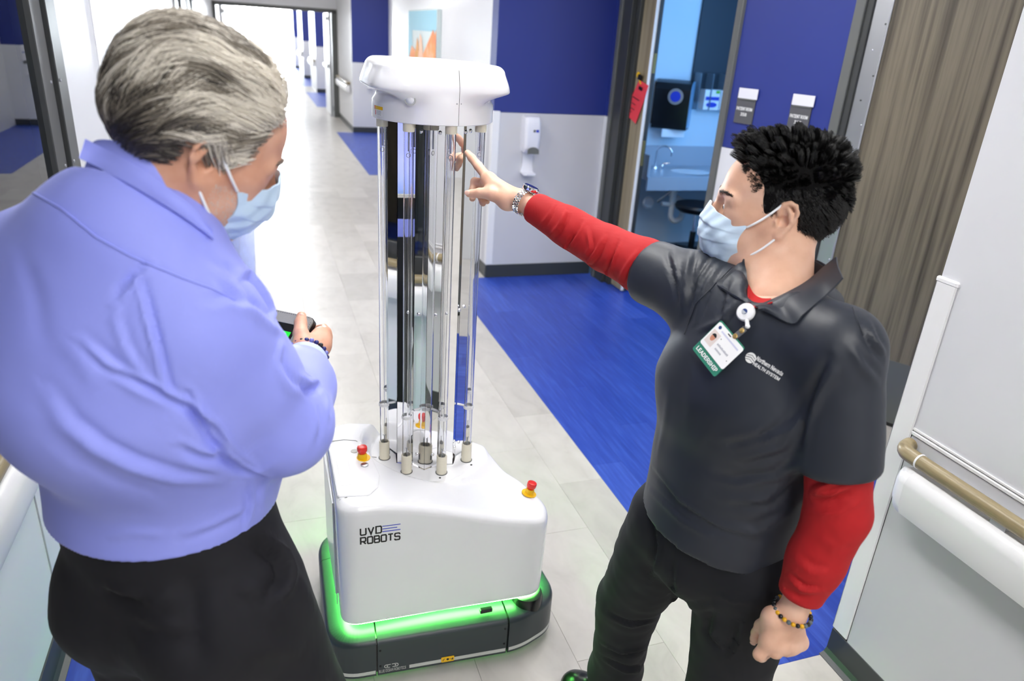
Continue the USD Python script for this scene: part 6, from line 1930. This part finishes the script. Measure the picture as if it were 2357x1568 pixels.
# ------------------------------------------------------------------ things on the walls and in the washroom
def dispenser(x, y, z, label):
    """touch-free soap dispenser with a drip tray; x, z: its middle, y: the wall"""
    t = thing("soap_dispenser", label, "dispenser", (x, y, z - 0.15))
    rr_ = []
    for zz, w_, d_ in ((-0.118, 0.052, 0.062), (-0.112, 0.056, 0.082), (-0.08, 0.060, 0.098), (0.0, 0.064, 0.104), (0.10, 0.063, 0.098), (0.135, 0.060, 0.088), (0.145, 0.054, 0.070), (0.147, 0.044, 0.05)):
        o_ = np.array(rrect(2 * w_, d_, 0.026, 0, 0).exterior.coords)[:-1]
        o_[:, 1] = np.where(o_[:, 1] > 0, d_ / 2, o_[:, 1])
        rr_.append(np.column_stack([x + o_[:, 0], y - d_ / 2 + o_[:, 1], np.full(len(o_), z + zz)]))
    b = loft(rr_)
    b.fix_normals()
    obj("housing", b, "dispenser_white", t, smooth=40)
    arch = sg.Polygon([(-0.045, -0.122), (-0.045, -0.10)] + [(0.045 * math.cos(a), -0.10 + 0.028 * math.sin(a)) for a in np.linspace(PI, 0, 16)] + [(0.045, -0.122)])
    obj("nozzle_recess", place(plate(arch, 0.003), (x + 0.004, y - 0.098, z), (1, 0, 0), (0, 0.1, 0.995)), "frame_grey", t, smooth=False)
    obj("side_slot", place(plate(rrect(0.005, 0.085, 0.002, -0.057, 0.06), 0.002), (x, y - 0.083, z), (1, 0, 0), (0, 0, 1)), "frame_grey", t, smooth=False)
    obj("status_mark", place(plate(rrect(0.016, 0.018, 0.002, 0.006, 0.045), 0.001), (x, y - 0.1035, z), (1, 0, 0), (0, 0, 1)), "seam_dark", t, smooth=False)
    obj("status_mark", place(plate(rrect(0.022, 0.018, 0.002, 0.030, 0.045), 0.001), (x, y - 0.1035, z), (1, 0, 0), (0, 0, 1)), "clip_blue", t, smooth=False)
    px_ = [(-0.040, -0.118), (0.040, -0.118), (0.040, -0.22), (0.050, -0.272), (0.046, -0.279), (-0.046, -0.279), (-0.050, -0.272), (-0.040, -0.22)]
    tr_ = obj("drip_tray", place(plate(sg.Polygon(px_).buffer(0.002), 0.006), (x, y - 0.001, z), (1, 0, 0), (0, 0, 1)), "dispenser_white", t, smooth=20)
    rr_ = []
    for d_, w_, zz in ((0.0, 0.050, -0.268), (0.05, 0.052, -0.272), (0.085, 0.046, -0.275), (0.10, 0.034, -0.272)):
        rr_.append(np.array([(x - w_, y - d_, z + zz), (x + w_, y - d_, z + zz), (x + w_ * 0.97, y - d_, z + zz - 0.012), (x - w_ * 0.97, y - d_, z + zz - 0.012)]))
    m_ = loft(rr_)
    m_.fix_normals()
    obj("tray_lip", m_, "dispenser_white", tr_, smooth=35)


plain("dispenser_white", c8(232, 232, 240), 0.3)
a = aty(1219, 300, YF)
dispenser(a[0] - 0.005, YF - 0.004, 1.115, "white soap dispenser on the blue and white wall right of the robot")
dispenser(1.965, 13.866, 1.06, "distant white soap dispenser half hidden by the robot's head")

# picture on the corridor wall
pa, pb, pz = 7.06, 8.42, 1.98
pic = thing("painting", "canvas painting of orange shapes under pale blue on the white corridor wall", "painting", (XR, 7.7, 1.5))
zb_, zt_ = 1.30, 1.985
obj("canvas", box(XR - 0.045, XR - 0.001, pa, pb, zb_, zt_, 0.003), "painting_pale", pic)
PF = lambda g_, d_: place(plate(g_, 0.0015), (XR - 0.045 - d_, pb, zb_), (0, -1, 0), (0, 0, 1), (-1, 0, 0))
pw, phh = pb - pa, zt_ - zb_
obj("sky_wash", PF(sg.box(0.01, phh * 0.72, pw - 0.01, phh - 0.01), 0.0), "painting_blue", pic, smooth=False)
obj("sky_wash", PF(sg.box(0.01, phh * 0.2, pw * 0.16, phh * 0.72), 0.0), "painting_blue", pic, smooth=False)
for k, (x0, x1, x2, h0, mt) in enumerate(((0.0, 0.14, 0.40, 0.50, "painting_orange"), (0.24, 0.36, 0.44, 0.62, "painting_ochre"), (0.38, 0.46, 0.60, 0.68, "painting_peach"), (0.55, 0.90, 1.0, 0.74, "painting_orange"))):
    obj("painted_shape", PF(sg.Polygon([(pw * x0 + 0.01, 0.01), (pw * (x0 + 0.02) + 0.01, phh * h0 * 0.55), (pw * x1, phh * h0), (pw * (x1 + x2) / 2, phh * h0 * 0.9), (pw * x2 - 0.01, phh * h0 * (1 if k == 3 else 0.5)), (pw * x2 - 0.01, 0.01)]), 0.0015 + 0.0005 * k), mt, pic, smooth=False)

# room signs
for num, u0, u1, ztop in (("358", 0.058, 0.194, 1.612), ("359", 0.412, 0.557, 1.612)):
    c_ = (u0 + u1) / 2
    zc = ztop - 0.10
    t = thing("room_sign", ("left room sign, reading PATIENT ROOM 358, next to the open doorway" if num == "358" else "right room sign, reading PATIENT ROOM 359, above the black hair, next to the wood door"), "sign", P1 + sd * c_ + V(0, 0, zc))
    w_ = 0.130
    obj("plaque", on_sign_wall(box(c_ - w_ / 2 - 0.004, c_ + w_ / 2 - 0.006, ztop - 0.190, ztop - 0.03, 0.0, 0.008, 0.001)), "sign_grey", t, smooth=False)
    obj("card_strip", on_sign_wall(box(c_ - w_ / 2 + 0.002, c_ + w_ / 2 + 0.004, ztop - 0.055, ztop, 0.008, 0.012, 0.001)), "strip_white", t, smooth=False)
    obj("strip_slot", on_sign_wall(box(c_ - w_ / 2 + 0.012, c_ + w_ / 2 - 0.012, ztop - 0.062, ztop - 0.055, 0.008, 0.0125)), "frame_grey", t, smooth=False)
    o_ = P1 + sd * (c_ - 0.006) + V(0, 0, ztop - 0.118) + sn * 0.0082
    obj("sign_text", text("PATIENT ROOM", 0.0165, o_, sd, (0, 0, 1), 0.001, True, width=0.108, center=True), "print_white", t, smooth=False)
    obj("room_number", text(num, 0.0165, o_ - V(0, 0, 0.030), sd, (0, 0, 1), 0.001, True, center=True), "print_white", t, smooth=False)

# red tag on the narrow leaf
lx = XA + 0.060
TG = lambda x, y: atx(x, y, lx - 0.012)
tq_ = [TG(1471, 184), TG(1493, 197), TG(1463, 285), TG(1437, 259)]
tg = thing("door_tag", "red paper tag hanging from a yellow and black strap on the wood door leaf", "tag", tq_[0])
n_ = np.cross(tq_[1] - tq_[0], tq_[2] - tq_[0])
n_ /= np.linalg.norm(n_)
if n_[0] > 0:
    n_ = -n_
gridn = 7
top_, bot_ = np.array([tq_[0] + (tq_[1] - tq_[0]) * t for t in np.linspace(0, 1, gridn)]), np.array([tq_[3] + (tq_[2] - tq_[3]) * t for t in np.linspace(0, 1, gridn)])
pp = ribbon(top_, bot_, "paper", "red_paper", tg, 0.0008, 6, 0.004)
tx, ty = (tq_[1] - tq_[0]) / np.linalg.norm(tq_[1] - tq_[0]), (tq_[0] - tq_[3]) / np.linalg.norm(tq_[0] - tq_[3])
for f0, f1, wv, hh in ((0.10, 0.24, 0.022, 0.35), (0.44, 0.50, 0.006, 0.7), (0.60, 0.66, 0.005, 0.4), (0.74, 0.79, 0.005, 0.6), (0.84, 0.88, 0.004, 0.3)):
    c0 = tq_[0] + (tq_[3] - tq_[0]) * (f0 + f1) / 2 + (tq_[1] - tq_[0]) * 0.5 + n_ * 0.006
    lw_ = np.linalg.norm(tq_[1] - tq_[0])
    obj("printed_line", place(box(-lw_ * hh / 2, lw_ * hh / 2, -wv / 2, wv / 2, 0, 0.0006), c0, tx, np.cross(n_, tx), n_), "print_black", pp, smooth=False)
k0, k1 = TG(1468, 172), TG(1478, 186)
obj("strap", [ball(TG(1469, 172), 0.02, 2, (0.5, 1, 1))], "yellow", tg, smooth=True)
obj("strap_clip", place(box(-0.022, 0.022, -0.017, 0.017, -0.006, 0.012, 0.003), TG(1474, 178), tx, np.cross(n_, tx), n_), "black_plastic", tg)
obj("strap_tail", tube([TG(1472, 184), TG(1475, 194)], 0.006, 8), "yellow", tg)

# washroom: counter with basin, tap, waste pipe, towel dispenser, stool, wall rack, dark cabinet
YB = 6.18
ct = thing("washroom_counter", "grey washroom counter with side splash, seen through the open doorway", "counter", (3.7, 5.9, 0.8))
zc = 0.80
x0c, y0c = aty(1492, 408, 5.56)[0], 5.56
zc = aty(1492, 408, 5.56)[2]
x1c = 4.55
bs = sg.box(x0c, y0c, x1c, YB)
hole = affinity.scale(sg.Point(3.72, 5.84).buffer(0.17), 1.15, 0.95)
obj("worktop", plate(bs.difference(hole), 0.03).apply_translation([0, 0, zc - 0.03]), "counter", ct, smooth=False)
obj("apron", box(x0c, x1c, y0c, y0c + 0.02, zc - 0.115, zc - 0.03), "counter", ct, smooth=False)
obj("basin", lathe([(0.19, 0), (0.185, -0.004), (0.165, -0.03), (0.12, -0.09), (0.04, -0.11), (0.0, -0.11), (0.0, -0.12), (0.05, -0.12), (0.13, -0.10), (0.18, -0.03), (0.195, -0.004)], (3.72, 5.84, zc), 36), "porcelain", ct, smooth=40)
obj("side_splash", box(x0c, x0c + 0.02, y0c + 0.02, YB, zc, zc + 0.18), "counter", ct, smooth=False)
obj("back_splash", box(x0c + 0.02, x1c, YB - 0.02, YB, zc, zc + 0.18), "counter", ct, smooth=False)
tp = thing("faucet", "chrome gooseneck faucet standing on the washroom counter", "faucet", (3.55, 6.0, zc))
fb = V(3.40, 5.93, zc)
obj("neck", tube([fb, fb + V(0, 0, 0.16)] + [fb + V(0.05 - 0.05 * math.cos(a), -0.045 + 0.045 * math.cos(a), 0.16 + 0.055 * math.sin(a)) for a in np.linspace(0.2, PI, 10)] + [fb + V(0.10, -0.09, 0.13)], 0.009, 12), "chrome", tp, smooth=True)
obj("base", lathe([(0, 0), (0.026, 0), (0.024, 0.02), (0.014, 0.035), (0, 0.035)], fb, 24), "chrome", tp, smooth=40)
for s_ in (-1, 1):
    hnd = obj("handle", lathe([(0, 0), (0.02, 0), (0.016, 0.04), (0.008, 0.05), (0, 0.05)], fb + V(s_ * 0.07, s_ * 0.0, 0), 20), "chrome", tp, smooth=40)
    obj("lever", tube([fb + V(s_ * 0.07, 0, 0.05), fb + V(s_ * 0.13, -0.03, 0.065)], 0.006, 10), "chrome", hnd, smooth=True)
wp_ = thing("waste_pipe", "white plastic waste pipe under the washroom counter", "pipe", (3.5, 5.9, 0.3))
b0 = aty(1552, 440, 5.85)
obj("tailpiece", tube([b0 + V(0, 0, 0.06), b0 + V(0, 0, -0.12)], 0.03, 14), "porcelain", wp_, smooth=True)
obj("trap", tube([b0 + V(0, 0, -0.10)] + [b0 + V(0.06 - 0.06 * math.cos(a), 0, -0.22 - 0.06 * math.sin(a)) for a in np.linspace(0, PI, 12)] + [b0 + V(0.12, 0, -0.10), b0 + V(0.12, 0.25, -0.08)], 0.026, 14), "porcelain", wp_, smooth=True)
obj("wall_flange", place(lathe([(0, 0), (0.06, 0), (0.05, 0.02), (0, 0.02)], n=24), b0 + V(-0.14, 0.20, -0.15), *frame_of((0, -1, 0))), "porcelain", wp_, smooth=40)
obj("stop_valve", tube([b0 + V(-0.10, 0.02, -0.12), b0 + V(0.02, 0.0, -0.13)], 0.022, 12), "porcelain", wp_, smooth=True)
obj("supply_hose", tube([b0 + V(0.02, 0.02, 0.05), b0 + V(-0.05, 0.04, -0.04), b0 + V(-0.1, 0.1, -0.12)], 0.010, 10), "steel", wp_, smooth=True)
pd = thing("towel_dispenser", "black paper towel dispenser on the washroom wall above the faucet", "dispenser", (3.6, YB, 1.1))
c0, c1 = aty(1533, 184, YB - 0.22), aty(1588, 300, YB - 0.22)
xa_, xb_, za_, zb2 = c0[0], c1[0], c1[2], c0[2]
prof_ = [(0.0, zb2), (-0.12, zb2 + 0.0), (-0.185, zb2 - 0.025), (-0.215, zb2 - 0.075), (-0.22, zb2 - 0.16), (-0.20, za_ + 0.02), (-0.19, za_), (0.0, za_ - 0.0)]
hm = loft([np.array([(xx, YB + p_[0], p_[1]) for p_ in prof_]) for xx in (xa_, xa_ + 0.008, xb_ - 0.008, xb_)])
hm.fix_normals()
Tr = trimesh.transformations.rotation_matrix(math.radians(-38), [0, 0, 1], [(xa_ + xb_) / 2, YB - 0.12, 0])
hm.apply_transform(Tr)
obj("mount_wedge", trimesh.convex.convex_hull(np.array([(x_, y_, z_) for z_ in (za_ + 0.03, zb2 - 0.03) for x_, y_ in ((xa_ + 0.02, YB - 0.002), (xb_ - 0.02, YB - 0.002), (xb_ - 0.01, YB - 0.10), (xa_ + 0.06, YB - 0.06))])), "black_plastic", pd, smooth=False)
obj("cover", hm, "black_plastic", pd, smooth=25)
obj("side_panel", loft([np.array([(xx, YB + p_[0] * 0.93, za_ + 0.02 + (p_[1] - za_) * 0.94) for p_ in prof_]) for xx in (xb_ - 0.001, xb_ + 0.006)]).apply_transform(Tr), "dispenser_blue", pd, smooth=False)
wc_ = V((xa_ + xb_) / 2 + 0.03, YB - 0.2205, zb2 - 0.135)
obj("window_ring", place(lathe([(0.052, 0), (0.068, 0), (0.068, 0.003), (0.052, 0.003)], n=36), wc_, (1, 0, 0), (0, 0, 1)).apply_transform(Tr), "brushed", pd)
obj("window", place(lathe([(0, 0), (0.046, 0), (0.046, 0.0045), (0, 0.0045)], n=36), wc_, (1, 0, 0), (0, 0, 1)).apply_transform(Tr), "clip_blue", pd)
obj("paper_edge", box(xa_ + 0.06, xb_ - 0.02, YB - 0.17, YB - 0.165, za_ - 0.07, za_, 0.001), "porcelain", pd, smooth=False)
so = thing("stool", "round black swivel stool in the washroom", "stool", (4.0, 5.6, 0))
sc = aty(1606, 468, 5.62)
obj("seat", lathe([(0, -0.075), (0.16, -0.075), (0.19, -0.055), (0.20, -0.03), (0.19, -0.008), (0.16, 0.0), (0, 0.002)], (sc[0], sc[1], sc[2]), 36), "dark_vinyl", so, smooth=40)
obj("column", tube([(sc[0], sc[1], sc[2] - 0.07), (sc[0], sc[1], max(0.12, sc[2] - 0.4))], 0.016, 14), "chrome", so, smooth=True)
obj("gas_cover", tube([(sc[0], sc[1], max(0.22, sc[2] - 0.26)), (sc[0], sc[1], 0.07)], 0.028, 14), "black_plastic", so, smooth=True)
for k in range(5):
    a = 0.3 + k * 2 * PI / 5
    e_ = V(sc[0] + 0.26 * math.cos(a), sc[1] + 0.26 * math.sin(a), 0.06)
    lg_ = obj("leg", tube([(sc[0], sc[1], 0.10), e_], [0.02, 0.014], 10), "black_plastic", so, smooth=True)
    obj("caster", ball(e_ - V(0, 0, 0.032), 0.028, 2, (1, 0.7, 1)), "black_rubber", lg_, smooth=True)
cab = thing("mirror_cabinet", "tall dark panel with clear rack on the washroom wall right of the towel dispenser", "cabinet", (4.0, YB, 1.5))
m0 = aty(1604, 60, YB - 0.05) + V(0.045, 0, 0)
zr_ = aty(1640, 240, YB - 0.05)[2]
obj("dark_panel", box(m0[0], 4.58, YB - 0.026, YB - 0.001, zr_ + 0.02, 2.5, 0.003), "lid_dark", cab)
obj("rack", [box(m0[0] + 0.02 + 0.13 * k, m0[0] + 0.03 + 0.13 * k, YB - 0.14, YB - 0.02, zr_ - 0.05, zr_ + 0.27, 0.002) for k in range(5)], "rack_clear", cab, smooth=False)
obj("rack_rod", [tube([(m0[0] + 0.36 + 0.07 * k, YB - 0.16, zr_ - 0.05), (m0[0] + 0.38 + 0.07 * k, YB - 0.15, zr_ + 0.26)], 0.009, 10) for k in range(2)], "chrome", cab, smooth=True)
for k, (dx, dz, w_, mt) in enumerate(((0.10, 0.0, 0.16, "porcelain"), (0.27, 0.0, 0.16, "porcelain"))):
    gx = m0[0] + dx
    gb = thing("glove_box", ("white glove box with blue print, left one in the washroom rack", "white glove box with blue print, right one in the washroom rack")[k], "box", (gx, YB - 0.1, zr_ - 0.03))
    obj("carton", box(gx, gx + w_, YB - 0.125, YB - 0.03, zr_ - 0.045, zr_ + 0.13, 0.002), mt, gb, smooth=False)
    obj("print_band", box(gx + 0.01, gx + w_ - 0.01, YB - 0.132, YB - 0.13, zr_ + 0.04, zr_ + 0.07), "clip_blue", gb, smooth=False)
    obj("opening", place(plate(affinity.scale(sg.Point(0, 0).buffer(0.05), 1.1, 0.45), 0.002), (gx + w_ / 2, YB - 0.131, zr_ + (0.10 if k else 0.0)), (1, 0, 0), (0, 0, 1)), "clip_blue", gb, smooth=False)
    obj("corner_print", box(gx + w_ - 0.05, gx + w_ - 0.01, YB - 0.1325, YB - 0.13, zr_ + 0.10, zr_ + 0.125), "glove_green", gb, smooth=False)
